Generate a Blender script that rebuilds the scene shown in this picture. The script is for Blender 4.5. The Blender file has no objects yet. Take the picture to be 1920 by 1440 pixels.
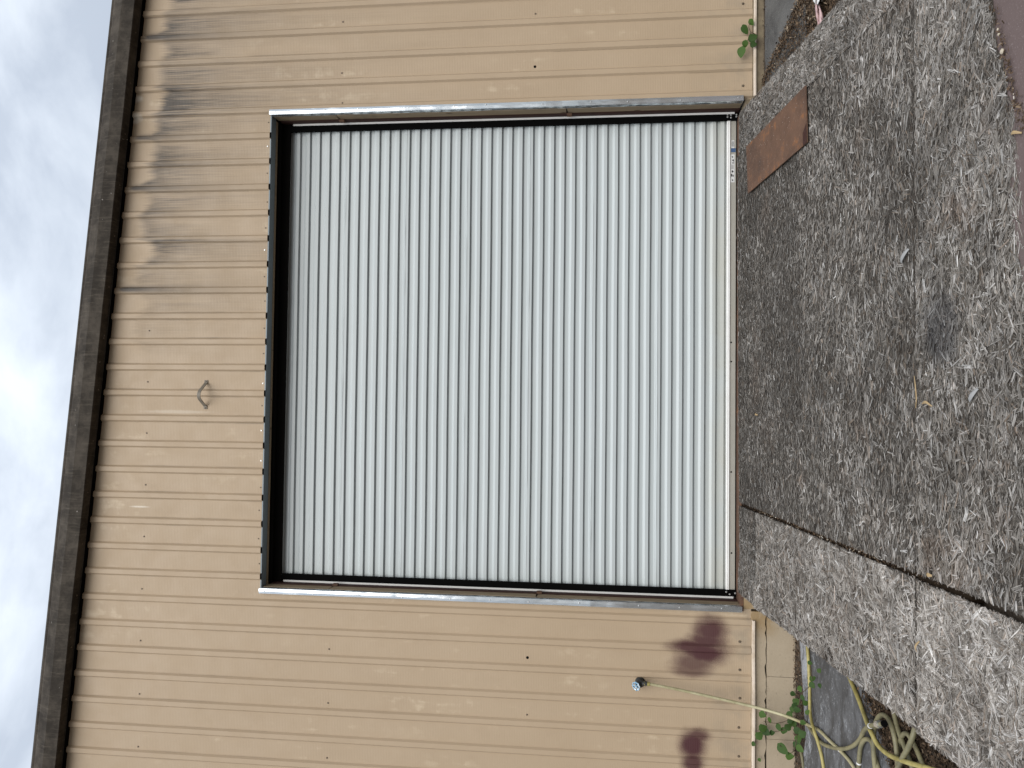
import bpy, math, random
import numpy as np
from mathutils import Vector, Matrix

random.seed(7)
rng = np.random.default_rng(11)
S = bpy.context.scene
C = S.collection

# ------------------------------------------------------------------ camera
CAM = Vector((2.8089, -5.602, 1.0415))
YAW, PITCH, ROLL, FPX = 0.0222, 0.107, 0.007, 1400.0
_cy, _sy, _cp, _sp, _cr, _sr = (math.cos(YAW), math.sin(YAW), math.cos(PITCH), math.sin(PITCH), math.cos(ROLL), math.sin(ROLL))
FW = Vector((_sy*_cp, _cy*_cp, _sp))
_rt = Vector((_cy, -_sy, 0)); _up = _rt.cross(FW)
RT = _cr*_rt + _sr*_up
UP = -_sr*_rt + _cr*_up
cam_d = bpy.data.cameras.new('camera'); cam = bpy.data.objects.new('camera', cam_d); C.objects.link(cam)
cam_d.sensor_fit = 'HORIZONTAL'; cam_d.sensor_width = 36.0; cam_d.lens = 36.0*FPX/1920.0
cam_d.clip_start = 0.05; cam_d.clip_end = 500
# the photograph was taken with the camera turned on its side: picture right is down in the world
m3 = Matrix((-UP, RT, -FW)).transposed()
cam.matrix_world = Matrix.Translation(CAM) @ m3.to_4x4()
S.camera = cam

# ------------------------------------------------------------------ world, sun, exposure
SUN_EL, SUN_AZ = math.radians(42), math.radians(176)      # azimuth clockwise from +Y
w = bpy.data.worlds.new('World'); S.world = w; w.use_nodes = True
nt = w.node_tree; nt.nodes.clear()
out = nt.nodes.new('ShaderNodeOutputWorld'); bg = nt.nodes.new('ShaderNodeBackground')
sky = nt.nodes.new('ShaderNodeTexSky'); sky.sky_type = 'NISHITA'; sky.sun_disc = False
sky.sun_elevation = SUN_EL; sky.sun_rotation = SUN_AZ; sky.dust_density = 2.0
tc = nt.nodes.new('ShaderNodeTexCoord')
mp = nt.nodes.new('ShaderNodeMapping'); mp.inputs['Scale'].default_value = (1.0, 1.0, 2.4)
nz = nt.nodes.new('ShaderNodeTexNoise'); nz.inputs['Scale'].default_value = 4.6; nz.inputs['Detail'].default_value = 6; nz.inputs['Roughness'].default_value = 0.55; nz.inputs['Distortion'].default_value = 0.25
rp = nt.nodes.new('ShaderNodeValToRGB'); rp.color_ramp.elements[0].position = 0.34; rp.color_ramp.elements[1].position = 0.68
rp.color_ramp.elements[0].color = (0.58, 0.58, 0.58, 1); rp.color_ramp.elements[1].color = (1, 1, 1, 1)
mx = nt.nodes.new('ShaderNodeMix'); mx.data_type = 'RGBA'
mx.inputs['B'].default_value = (7.5, 8.15, 9.0, 1)
nt.links.new(tc.outputs['Generated'], mp.inputs['Vector']); nt.links.new(mp.outputs['Vector'], nz.inputs['Vector'])
nt.links.new(nz.outputs['Fac'], rp.inputs['Fac']); nt.links.new(rp.outputs['Color'], mx.inputs['Factor'])
nt.links.new(sky.outputs['Color'], mx.inputs['A'])
# an overcast sky is about three times brighter overhead than at the horizon: (1 + 2 sin elevation) / 3
sx_ = nt.nodes.new('ShaderNodeSeparateXYZ'); nt.links.new(tc.outputs['Generated'], sx_.inputs[0])
ma = nt.nodes.new('ShaderNodeMath'); ma.operation = 'MULTIPLY_ADD'; ma.use_clamp = True; ma.inputs[1].default_value = 2/3; ma.inputs[2].default_value = 1/3
nt.links.new(sx_.outputs[2], ma.inputs[0])
vs_ = nt.nodes.new('ShaderNodeVectorMath'); vs_.operation = 'SCALE'
nt.links.new(mx.outputs['Result'], vs_.inputs[0]); nt.links.new(ma.outputs[0], vs_.inputs['Scale']); nt.links.new(vs_.outputs[0], bg.inputs['Color'])
bg.inputs['Strength'].default_value = 0.10
nt.links.new(bg.outputs['Background'], out.inputs['Surface'])
sl = bpy.data.lights.new('sun', 'SUN'); sun = bpy.data.objects.new('sun', sl); C.objects.link(sun)
sl.energy = 1.5; sl.angle = math.radians(55); sl.color = (1.0, 0.96, 0.90)
sd = Vector((math.sin(SUN_AZ)*math.cos(SUN_EL), math.cos(SUN_AZ)*math.cos(SUN_EL), math.sin(SUN_EL)))
sun.rotation_euler = sd.to_track_quat('Z', 'Y').to_euler()
S.view_settings.view_transform = 'Standard'; S.view_settings.look = 'None'
S.view_settings.exposure = 0.80; S.view_settings.gamma = 1.0; S.view_settings.use_curve_mapping = False
S.render.engine = 'CYCLES'
S.cycles.use_denoising = True
S.cycles.max_bounces = 8

# ------------------------------------------------------------------ picture measurements -> places in the world
def ray(px, py):
    return FW + RT*(((1440-py)-720)/FPX) - UP*((px-960)/FPX)
def at_y(px, py, y=0.0):
    d = ray(px, py); return CAM + d*((y-CAM.y)/d.y)
def at_z(px, py, z):
    d = ray(px, py); return CAM + d*((z-CAM.z)/d.z)
RZ0, RS = -0.030, 0.143                          # ramp surface z = RZ0 + RS*y
def at_ramp(px, py, h=0.0):
    d = ray(px, py); t = (RZ0+h+RS*CAM.y-CAM.z)/(d.z-RS*d.y); return CAM + d*t
def ramp_z(y): return RZ0 + RS*y
def sstep(a, b, t):
    t = np.clip((t-a)/(b-a), 0, 1); return t*t*(3-2*t)
def gz(x, y):
    """ground height"""
    x = np.asarray(x, float); y = np.asarray(y, float)
    right = -0.19 + 0.095*np.clip(y, -2.85, 0)
    left = -0.42 + 0.015*np.clip(y, -2.85, 0)
    k = sstep(2.0, 4.7, x)
    return np.minimum(left*(1-k)+right*k, 0)
def gzf(x, y): return float(gz(x, y))
def at_g(px, py, h=0.0):
    p = at_z(px, py, -0.35)
    for _ in range(12): p = at_z(px, py, gzf(p.x, p.y)+h)
    return p
def z_head(x): return 3.594 - 0.0056*(x-1.3)
def z_rake(x): return 5.2129 - 0.0895*x
def rake_pt(x, a, y):                            # a point of the rake trim, a = height seen on the wall plane
    z = z_rake(x)+a
    return Vector((x, y, CAM.z+(z-CAM.z)*(5.602+y)/5.602))
P = 0.2032

# ------------------------------------------------------------------ node helper
class V:
    def __init__(s, t, sock): s.t = t; s.s = sock
    def _m(s, op, *a):
        n = s.t.nodes.new('ShaderNodeMath'); n.operation = op
        for i, q in enumerate((s,)+a):
            if isinstance(q, V): s.t.links.new(q.s, n.inputs[i])
            else: n.inputs[i].default_value = q
        return V(s.t, n.outputs[0])
    def __add__(s, o): return s._m('ADD', o)
    __radd__ = __add__
    def __sub__(s, o): return s._m('SUBTRACT', o)
    def __rsub__(s, o): return (s*-1)+o
    def __mul__(s, o): return s._m('MULTIPLY', o)
    __rmul__ = __mul__
    def __truediv__(s, o): return s._m('DIVIDE', o)
    def pow(s, o): return s._m('POWER', o)
    def abs(s): return s._m('ABSOLUTE')
    def frac(s): return s._m('FRACT')
    def exp(s): return s._m('EXPONENT')
    def sin(s): return s._m('SINE')
    def max(s, o): return s._m('MAXIMUM', o)
    def min(s, o): return s._m('MINIMUM', o)
    def step(s, lo, hi, a=0.0, b=1.0):
        n = s.t.nodes.new('ShaderNodeMapRange'); n.interpolation_type = 'SMOOTHSTEP'
        s.t.links.new(s.s, n.inputs['Value'])
        for k, q in (('From Min', lo), ('From Max', hi), ('To Min', a), ('To Max', b)):
            if isinstance(q, V): s.t.links.new(q.s, n.inputs[k])
            else: n.inputs[k].default_value = q
        return V(s.t, n.outputs['Result'])

class Mat:
    def __init__(s, name, rough=0.6, metal=0.0, spec=0.5):
        s.m = bpy.data.materials.new(name); s.m.use_nodes = True; s.t = s.m.node_tree
        s.b = s.t.nodes['Principled BSDF']
        s.b.inputs['Roughness'].default_value = rough; s.b.inputs['Metallic'].default_value = metal
        s.b.inputs['Specular IOR Level'].default_value = spec
        g = s.t.nodes.new('ShaderNodeTexCoord'); s.pos = g.outputs['Object']
        x = s.t.nodes.new('ShaderNodeSeparateXYZ'); s.t.links.new(s.pos, x.inputs[0])
        s.x, s.y, s.z = (V(s.t, x.outputs[i]) for i in range(3))
    def vec(s, x, y, z):
        n = s.t.nodes.new('ShaderNodeCombineXYZ')
        for i, q in enumerate((x, y, z)):
            if isinstance(q, V): s.t.links.new(q.s, n.inputs[i])
            else: n.inputs[i].default_value = q
        return n.outputs[0]
    def noise(s, scale=5, detail=4, rough=0.5, vec=None, dist=0.0):
        n = s.t.nodes.new('ShaderNodeTexNoise'); n.inputs['Scale'].default_value = scale
        n.inputs['Detail'].default_value = detail; n.inputs['Roughness'].default_value = rough; n.inputs['Distortion'].default_value = dist
        s.t.links.new(vec or s.pos, n.inputs['Vector']); return V(s.t, n.outputs['Fac'])
    def vor(s, scale=20, vec=None, out='Distance'):
        n = s.t.nodes.new('ShaderNodeTexVoronoi'); n.inputs['Scale'].default_value = scale
        s.t.links.new(vec or s.pos, n.inputs['Vector']); return V(s.t, n.outputs[out])
    def attr(s, name):
        n = s.t.nodes.new('ShaderNodeAttribute'); n.attribute_name = name; return n
    def objrand(s):
        n = s.t.nodes.new('ShaderNodeObjectInfo'); return V(s.t, n.outputs['Random'])
    def col(s, c):
        n = s.t.nodes.new('ShaderNodeRGB'); n.outputs[0].default_value = (*c, 1); return n.outputs[0]
    def mix(s, f, a, b, mode='MIX'):
        n = s.t.nodes.new('ShaderNodeMix'); n.data_type = 'RGBA'; n.blend_type = mode
        if isinstance(f, V): s.t.links.new(f.s, n.inputs['Factor'])
        else: n.inputs['Factor'].default_value = f
        for k, q in (('A', a), ('B', b)):
            if isinstance(q, tuple): n.inputs[k].default_value = (*q, 1)
            else: s.t.links.new(q, n.inputs[k])
        return n.outputs['Result']
    def scale(s, c, f):                       # colour times value
        n = s.t.nodes.new('ShaderNodeVectorMath'); n.operation = 'SCALE'
        if isinstance(c, tuple): n.inputs[0].default_value = c
        else: s.t.links.new(c, n.inputs[0])
        if isinstance(f, V): s.t.links.new(f.s, n.inputs['Scale'])
        else: n.inputs['Scale'].default_value = f
        return n.outputs[0]
    def ramp(s, f, stops):
        n = s.t.nodes.new('ShaderNodeValToRGB'); e = n.color_ramp.elements
        while len(e) < len(stops): e.new(0.5)
        for i, (p, c) in enumerate(stops): e[i].position = p; e[i].color = (*c, 1)
        s.t.links.new(f.s, n.inputs['Fac']); return n.outputs['Color']
    def base(s, c):
        if isinstance(c, tuple): s.b.inputs['Base Color'].default_value = (*c, 1)
        else: s.t.links.new(c, s.b.inputs['Base Color'])
        return s
    def set(s, k, v):
        if isinstance(v, V): s.t.links.new(v.s, s.b.inputs[k])
        else: s.b.inputs[k].default_value = v
        return s
    def bump(s, h, strength=0.3, dist=0.01):
        n = s.t.nodes.new('ShaderNodeBump'); n.inputs['Strength'].default_value = strength; n.inputs['Distance'].default_value = dist
        s.t.links.new(h.s, n.inputs['Height']); s.t.links.new(n.outputs['Normal'], s.b.inputs['Normal']); return s

M = {}
# ---- tan painted siding with its soot, overspray and chalking
def ellipses(m, lst, wob, lo=0.40, hi=1.50):
    """sum of soft blots on the wall, given by picture position and half-sizes in picture pixels"""
    tot = None
    for (px, py, rx, ry, k) in lst:
        c = at_y(px, py); mpp = (c-CAM).dot(FW)/FPX
        dx = (m.x-c.x)/(ry*mpp); dz = (m.z-c.z)/(rx*mpp)
        r = (dx*dx+dz*dz).pow(0.5)+wob
        e = r.step(lo, hi, k, 0.0)
        tot = e if tot is None else tot.max(e)
    return tot
m = Mat('tan_siding_paint', rough=0.48, spec=0.35)
f1 = m.noise(1.3, 4, 0.55); f2 = m.noise(9, 5, 0.6)
pv = m.vec(m.x*9.0, 0.0, m.z*1.1)
drift = m.noise(1.0, 5, 0.6, pv)
cell = (m.x/P+0.5).frac()                          # 0.5 at a rib centre
fromrib = (cell-0.5).abs()*P                        # metres from rib centre
base = m.mix(f1, (0.376, 0.284, 0.188), (0.446, 0.346, 0.240))
pan_soft = fromrib.step(0.03, 0.05)
chalk = (f2*drift).step(0.27, 0.40)*pan_soft*m.noise(1.1, 2).step(0.45, 0.62)
base = m.mix(chalk*0.55, base, (0.58, 0.48, 0.345))
blot = m.noise(3.2, 3, 0.5, m.vec(m.x*2.0, 3.1, m.z*0.9)).step(0.5, 0.75)
base = m.mix(blot*0.25, base, (0.36, 0.27, 0.18))
# soot running from under the rake trim
dd = (5.2129-0.0895*m.x)-m.z
fine = m.noise(1.0, 4, 0.7, m.vec(m.x*120, 0.0, m.z*2.0))
mid = m.noise(1.0, 3, 0.5, m.vec(m.x*11, 5.0, m.z*1.0))
wn = m.t.nodes.new('ShaderNodeTexWhiteNoise'); wn.noise_dimensions = '1D'
fl = (m.x/P).__sub__(cell-0.5); m.t.links.new((fl._m('FLOOR')+0.5).s if False else (m.x/P)._m('FLOOR').s, wn.inputs['W']); pr_ = V(m.t, wn.outputs['Value'])
arc = (1.0-fromrib/(P/2)).pow(2.0)
start = 0.25+(pr_-0.5)*0.10+(mid-0.5)*0.20+(fine-0.5)*0.34-arc*0.05
for k, sl_, d0 in ((28, 3.0, 0.0), (24, 2.2, 0.09), (22, 2.4, 0.02), (18, 3.2, 0.03)):
    q_ = m.x-k*P
    start = start.min(q_.max(0.0)*sl_+(q_*-1.0).max(0.0)*9.0+d0+(fine-0.5)*0.10)
lvl = m.x.step(2.8, 4.2)*m.x.step(3.4, 5.6, 0.72, 1.05)
u_ = (dd-start).max(0.0)
soot = (dd-start).step(-0.03, 0.08)*((u_*-3.2).exp()*0.62+(u_*-0.9).exp()*0.38)*lvl*pr_.step(0.0, 1.0, 0.82, 1.3)
soot = soot*fine.step(0.25, 0.72, 0.45, 1.45)*(m.noise(1.0, 3, 0.5, m.vec(m.x*6.5, 2.0, m.z*0.7)).step(0.30, 0.62, 0.35, 1.15))
for k, wd, st in ((28, 0.034, 1.0), (24, 0.028, 0.75), (22, 0.030, 0.85), (18, 0.026, 0.9)):
    dxx = (m.x-k*P-0.012)/(dd*0.075+wd*0.55)
    g = (dxx*dxx*-1.0).exp()*dd.step(0.03, 0.12)*((dd*-1.9).exp()*1.6)*st*(fine*0.9+0.55)
    soot = soot.max(g)
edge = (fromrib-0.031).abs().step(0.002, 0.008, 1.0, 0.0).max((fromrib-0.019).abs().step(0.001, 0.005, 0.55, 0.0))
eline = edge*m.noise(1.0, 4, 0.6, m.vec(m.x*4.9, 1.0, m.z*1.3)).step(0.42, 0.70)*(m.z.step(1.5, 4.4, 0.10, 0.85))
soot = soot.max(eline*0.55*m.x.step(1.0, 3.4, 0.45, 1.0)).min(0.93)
base = m.mix(soot, base, (0.045, 0.040, 0.036))
# greyed foot of the sheets and handling marks
foot = (m.z*-1.0).step(-0.40, 0.12)*m.noise(5, 4, 0.6).step(0.42, 0.72)
base = m.mix(foot*0.45, base, (0.22, 0.19, 0.15))
# maroon overspray
wb = (m.noise(6, 3, 0.5)-0.5)*0.75+(m.noise(140, 2, 0.6)-0.5)*0.5
sp = ellipses(m, [(1330, 1184, 30, 28, .97), (1300, 1212, 46, 13, .97), (1326, 1203, 34, 22, .97), (1318, 1222, 46, 24, 1.0), (1300, 1242, 36, 22, .82), (1296, 1256, 36, 13, .75),
                  (1297, 1396, 25, 26, 1.0), (1306, 1380, 24, 14, .9), (1298, 1430, 21, 20, .95)], wb)
base = m.mix(sp, base, (0.070, 0.026, 0.028))
pale = ellipses(m, [(262, 950, 17, 1.6, .85), (252, 222, 14, 9, .75), (256, 186, 12, 6, .75), (330, 772, 60, 3, .35)], (m.noise(30, 3)-0.5)*0.9)
base = m.mix(pale, base, (0.66, 0.60, 0.50))
m.base(base)
emb = ((m.z*(2*math.pi/0.0125)).sin())*pan_soft
m.bump(emb*0.10+m.noise(4.5, 3)*1.2+m.noise(40, 3)*0.10, 0.35, 0.006)
m.set('Roughness', m.noise(6, 3).step(0.3, 0.7, 0.42, 0.6)); M['siding'] = m.m

m = Mat('weathered_brown_trim', rough=0.8, spec=0.12)
a = m.noise(5, 6, 0.7); b = m.noise(1, 5, 0.65, m.vec(m.x*60, m.y*6, m.z*6))
c = m.mix(a.step(0.35, 0.7), (0.029, 0.0245, 0.020), (0.074, 0.063, 0.051)); c = m.mix(b.step(0.5, 0.78)*0.6, c, (0.105, 0.090, 0.072))
c = m.mix(m.noise(26, 3, 0.6).step(0.70, 0.76)*0.6, c, (0.36, 0.34, 0.31))
m.base(c).bump(a+b*0.4, 0.35, 0.006); M['trim'] = m.m

m = Mat('white_curtain_paint', rough=0.38, spec=0.5)
g = m.noise(1, 4, 0.6, m.vec(m.x*1.5, m.y, m.z*14))
low = m.z.step(0.02, 0.30, 1.0, 0.0)*m.noise(2.2, 4, 0.6).step(0.25, 0.7, 0.25, 1.0)
c = m.mix(g, (0.425, 0.468, 0.474), (0.475, 0.515, 0.522)); c = m.mix(low*0.42, c, (0.46, 0.41, 0.29))
sx = m.noise(1.0, 4, 0.7, m.vec(m.x*40, 0.0, m.z*1.2))
c = m.mix(sx.step(0.62, 0.8)*0.18, c, (0.50, 0.48, 0.43))
m.base(c); M['curtain'] = m.m

def galv(name, c0, c1, rough=0.33):
    m = Mat(name, rough=rough, metal=0.85)
    s = m.vor(45, out='Color'); n = m.noise(6, 4, 0.6)
    n2 = m.noise(1, 3, 0.5, m.vec(m.x*30, m.y*30, m.z*3.0))
    m.base(m.mix(n2.step(0.35, 0.65), c0, c1)); m.set('Roughness', n.step(0.3, 0.7, rough-0.05, rough+0.06))
    m.bump(m.noise(1, 2, 0.5, m.vec(m.x*20, m.y*20, m.z*4.0)), 0.35, 0.02); return m.m
M['galv'] = galv('galvanized_steel', (0.62, 0.66, 0.69), (0.74, 0.77, 0.79), 0.17)
m = Mat('shaded_galvanized_steel', rough=0.55, metal=0.2); m.base(m.mix(m.noise(8, 3), (0.13, 0.155, 0.17), (0.18, 0.21, 0.225))); M['galv_shaded'] = m.m  # dark ground reflection of the underside put into the base colour
m = Mat('dirty_aluminium_bar', rough=0.5, metal=0.35)
n = m.noise(1, 5, 0.7, m.vec(m.x*14, m.y*30, m.z*60)); m.base(m.mix(n, (0.34, 0.33, 0.285), (0.48, 0.475, 0.43))); M['bar'] = m.m
m = Mat('white_vinyl', rough=0.4); m.base(m.mix(m.noise(8, 3), (0.62, 0.62, 0.60), (0.78, 0.78, 0.77))); M['vinyl'] = m.m
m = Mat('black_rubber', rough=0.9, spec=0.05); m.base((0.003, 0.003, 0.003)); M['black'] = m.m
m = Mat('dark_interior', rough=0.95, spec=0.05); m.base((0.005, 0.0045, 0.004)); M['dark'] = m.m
m = Mat('red_oxide_steel', rough=0.7, spec=0.3); m.base(m.mix(m.noise(14, 4), (0.020, 0.008, 0.006), (0.050, 0.018, 0.013))); M['oxide'] = m.m
m = Mat('old_lumber', rough=0.8, spec=0.2)
g = m.noise(1, 5, 0.7, m.vec(m.x*50, m.y*50, m.z*2.5)); c = m.mix(g, (0.13, 0.095, 0.06), (0.36, 0.28, 0.185))
c = m.mix(m.noise(2.3, 4, 0.6).step(0.55, 0.75)*0.8, c, (0.07, 0.045, 0.03))
c = m.mix(m.vor(3.2, m.vec(m.x*3, m.y*3, m.z)).step(0.05, 0.12, 1.0, 0.0)*0.8, c, (0.05, 0.025, 0.015)); m.base(c).bump(g, 0.3, 0.004); M['lumber'] = m.m
m = Mat('rusty_steel', rough=0.78, spec=0.3)
a = m.noise(5.5, 5, 0.65); b = m.noise(45, 4, 0.7)
c = m.mix(a.step(0.3, 0.7), (0.080, 0.045, 0.030), (0.128, 0.070, 0.044)); c = m.mix(b.step(0.5, 0.75)*0.45, c, (0.165, 0.10, 0.07))
c = m.mix(m.noise(11, 5, 0.7).step(0.56, 0.72)*0.7, c, (0.26, 0.105, 0.035)); c = m.mix(m.noise(3.1, 5, 0.7).step(0.52, 0.7)*0.6, c, (0.055, 0.036, 0.028)); c = m.mix(m.noise(90, 2).step(0.70, 0.76), c, (0.34, 0.30, 0.27))
m.base(c).bump(b+a, 0.3, 0.003); M['rust'] = m.m
m = Mat('tan_painted_concrete', rough=0.85, spec=0.25)
a = m.noise(4, 5, 0.6); c = m.mix(a, (0.33, 0.27, 0.19), (0.42, 0.35, 0.26)); c = m.mix(m.noise(28, 4, 0.7).step(0.6, 0.72)*0.5, c, (0.20, 0.165, 0.12))
mo = (m.x-1.30).abs().step(0.04, 0.24, 1.0, 0.0)*m.noise(12, 4, 0.6).step(0.25, 0.5)*m.z.step(-0.34, -0.22)
c = m.mix(mo*0.62, c, (0.27, 0.165, 0.055))
c = m.mix(m.x.step(4.6, 5.1)*0.8, c, m.mix(m.noise(9, 5, 0.7).step(0.4, 0.65), (0.11, 0.085, 0.055), (0.20, 0.165, 0.105)))
m.base(c).bump(m.noise(60, 4, 0.6)+a, 0.3, 0.006); M['concrete'] = m.m
m = Mat('base_flashing_paint', rough=0.5); m.base(m.mix(m.noise(9, 4, 0.6).step(0.4, 0.7), (0.62, 0.53, 0.44), (0.46, 0.37, 0.27))); M['flash'] = m.m
m = Mat('brown_soil', rough=0.95, spec=0.15)
a = m.noise(6, 6, 0.7); b = m.vor(70, out='Color'); 
m.base(m.mix(a.step(0.3, 0.7), (0.055, 0.043, 0.033), (0.125, 0.100, 0.078))).bump(m.noise(40, 6, 0.75), 0.8, 0.02); M['soil'] = m.m
m = Mat('worn_asphalt', rough=0.9, spec=0.25)
a = m.noise(4, 5, 0.65); b = m.noise(160, 3, 0.6); c = m.mix(a.step(0.3, 0.7), (0.050, 0.050, 0.050), (0.105, 0.105, 0.103)); c = m.mix(b.step(0.56, 0.68)*0.6, c, (0.26, 0.25, 0.235))
m.base(c).bump(b+a, 0.6, 0.006); M['asphalt'] = m.m
m = Mat('faded_red_pavement', rough=0.85, spec=0.25)
a = m.noise(3, 5, 0.6); b = m.noise(150, 3, 0.6); c = m.mix(a, (0.095, 0.070, 0.067), (0.135, 0.102, 0.097)); c = m.mix(b.step(0.58, 0.7)*0.45, c, (0.26, 0.22, 0.21))
m.base(c).bump(b, 0.4, 0.004); M['redpave'] = m.m
m = Mat('worn_grey_slab', rough=0.7, spec=0.4)
a = m.noise(1, 6, 0.7, m.vec(m.x*4, m.y*9, 0.0), 1.2); b = m.noise(60, 5, 0.75)
a2 = m.noise(3.5, 4, 0.6); c = m.mix(a.step(0.36, 0.60), (0.048, 0.048, 0.049), (0.115, 0.118, 0.124)); c = m.mix(a2.step(0.40, 0.60)*0.6, c, (0.060, 0.060, 0.061)); c = m.mix((a*0.55+b*0.35+m.y.step(-0.60, -0.22)*0.14).step(0.50, 0.62)*0.8, c, (0.40, 0.42, 0.45))
c = m.mix(m.noise(45, 4, 0.7).step(0.60, 0.70)*0.55, c, (0.34, 0.35, 0.37)); c = m.mix((m.noise(22, 5, 0.8)).step(0.60, 0.70)*0.85, c, (0.03, 0.03, 0.03)); m.base(c).bump(b+a*2, 0.5, 0.008); M['slab'] = m.m
# ---- weathered strand board
m = Mat('weathered_strand_board', rough=0.9, spec=0.15)
a = m.noise(1, 5, 0.7, m.vec(m.x*14, m.y*60, 0.0)); m.base(m.mix(a.step(0.3, 0.75), (0.028, 0.023, 0.019), (0.13, 0.118, 0.105))).bump(a, 0.8, 0.006); M['board'] = m.m
m = Mat('gap_dark_wood', rough=0.95, spec=0.05); m.base(m.mix(m.noise(30, 4), (0.010, 0.007, 0.005), (0.030, 0.021, 0.014))); M['gapwood'] = m.m  # near-black bearer wood so the gaps between boards read dark
def strand_mat(name, gain, warm, iso=False):
    m = Mat(name, rough=0.85, spec=0.2)
    at = m.attr('strand'); sp = m.t.nodes.new('ShaderNodeSeparateXYZ'); m.t.links.new(at.outputs['Vector'], sp.inputs[0])
    u, v, r = (V(m.t, sp.outputs[i]) for i in range(3))
    c = m.ramp(r, [(0.0, (0.030, 0.026, 0.022)), (0.28, (0.115, 0.104, 0.090)), (0.58, (0.225, 0.210, 0.192)), (0.84, (0.335, 0.322, 0.305)), (1.0, (0.43, 0.42, 0.405))])
    grain = m.noise(1, 4, 0.7, m.vec(u*16.0, v*520.0, r*37.0))
    c = m.mix(grain.step(0.34, 0.66), m.scale(c, 0.30), m.scale(c, 1.40))
    dirt = m.noise(1.1, 5, 0.6); c = m.mix(dirt.step(0.35, 0.68), m.scale(c, 0.72), m.scale(c, 1.12))
    ck = m.noise(1, 5, 0.72, m.vec(m.x*(34 if iso else 17), m.y*(40 if iso else 95), 0.0), 0.8)
    c = m.mix(ck.step(0.30, 0.46, 0.75, 0.0), c, (0.022, 0.018, 0.015)); c = m.mix(ck.step(0.60, 0.74)*0.35, c, m.scale(c, 1.35))
    cl = m.noise(7.5, 4, 0.65); c = m.mix(cl.step(0.30, 0.70), m.scale(c, 0.72), m.scale(c, 1.16))
    tint = (r*91.7).frac(); c = m.mix(tint.step(0.82, 1.0)*0.38, c, m.scale((0.17, 0.105, 0.058), r+0.35)); c = m.mix(m.noise(2.1, 4, 0.6).step(0.56, 0.72)*0.30, c, (0.135, 0.092, 0.066))
    c = m.mix(warm, m.scale(c, gain), m.scale((0.20, 0.165, 0.14), gain*0.8))
    # tyre-black smudge low on the ramp
    q = at_ramp(1765, 615); e = ((m.x-q.x)/0.16); e2 = ((m.y-q.y)/0.13); rr = (e*e+e2*e2).pow(0.5)+(m.noise(9, 4)-0.5)*1.1
    c = m.mix(rr.step(0.4, 1.3, 0.6, 0.0), c, (0.030, 0.032, 0.038))
    m.base(c).bump(grain, 0.6, 0.002); return m.m
M['strand'] = strand_mat('grey_wood_strands', 1.30, 0.05)
M['strand_dark'] = strand_mat('dark_wood_strands', 1.08, 0.06)  # lower gain: darker strands for the boards next to the sill
M['strand_pale'] = strand_mat('pale_wood_strands', 1.66, 0.10, True)
m = Mat('dry_litter', rough=0.9, spec=0.15)
at_ = m.attr('strand'); sp_ = m.t.nodes.new('ShaderNodeSeparateXYZ'); m.t.links.new(at_.outputs['Vector'], sp_.inputs[0]); r = V(m.t, sp_.outputs[2])
m.base(m.ramp(r, [(0.0, (0.030, 0.022, 0.015)), (0.45, (0.085, 0.055, 0.034)), (0.7, (0.15, 0.105, 0.068)), (0.9, (0.30, 0.24, 0.17)), (1.0, (0.60, 0.56, 0.49))])); M['litter'] = m.m
def hose_mat(name, c0, c1, c2):
    m = Mat(name, rough=0.5, spec=0.4)
    a = m.noise(7, 5, 0.65); c = m.mix(a.step(0.3, 0.65), c0, c1); c = m.mix(m.noise(60, 4, 0.7).step(0.5, 0.75)*0.5, c, c2); m.base(c).bump(a, 0.2, 0.004); return m.m
M['hose_yellow'] = hose_mat('yellow_hose', (0.22, 0.185, 0.055), (0.40, 0.345, 0.13), (0.13, 0.115, 0.06))
M['hose_pale'] = hose_mat('sun_bleached_hose', (0.30, 0.272, 0.145), (0.45, 0.415, 0.265), (0.20, 0.18, 0.11))
M['hose_grey'] = hose_mat('dirty_grey_hose', (0.125, 0.116, 0.068), (0.225, 0.205, 0.115), (0.085, 0.078, 0.055))
m = Mat('vine_leaf', rough=0.6, spec=0.2)
o = m.objrand(); a = m.noise(30, 3); c = m.mix(o, (0.014, 0.038, 0.007), (0.044, 0.090, 0.014)); c = m.mix(a.step(0.4, 0.75)*0.4, c, (0.07, 0.125, 0.020))
m.base(c); m.b.inputs['Transmission Weight'].default_value = 0.0; M['leaf'] = m.m
m = Mat('vine_stem', rough=0.7); m.base((0.075, 0.055, 0.03)); M['stem'] = m.m
m = Mat('pink_cloth', rough=0.9, spec=0.1); m.base(m.mix(m.noise(20, 4), (0.42, 0.27, 0.27), (0.60, 0.46, 0.46))); M['pink'] = m.m
m = Mat('white_plastic', rough=0.5); m.base(m.mix(m.noise(25, 3), (0.60, 0.60, 0.60), (0.8, 0.8, 0.8))); M['white'] = m.m
m = Mat('blue_print', rough=0.5); m.base((0.045, 0.095, 0.20)); M['blue'] = m.m
m = Mat('black_print', rough=0.5); m.base((0.02, 0.02, 0.02)); M['ink'] = m.m
m = Mat('label_paper', rough=0.5); m.base(m.mix(m.noise(60, 3), (0.50, 0.51, 0.50), (0.68, 0.69, 0.69))); M['paper'] = m.m
m = Mat('blue_chipped_enamel', rough=0.35, metal=0.3); m.base(m.mix(m.noise(90, 3).step(0.45, 0.6), (0.16, 0.30, 0.42), (0.62, 0.72, 0.78))); M['wheel'] = m.m
m = Mat('dark_brass', rough=0.5, metal=0.4); m.base(m.mix(m.noise(40, 3), (0.020, 0.022, 0.022), (0.055, 0.058, 0.058))); M['tap'] = m.m
m = Mat('zinc_screw', rough=0.35, metal=0.8); m.base((0.55, 0.56, 0.56)); M['zinc'] = m.m
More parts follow.
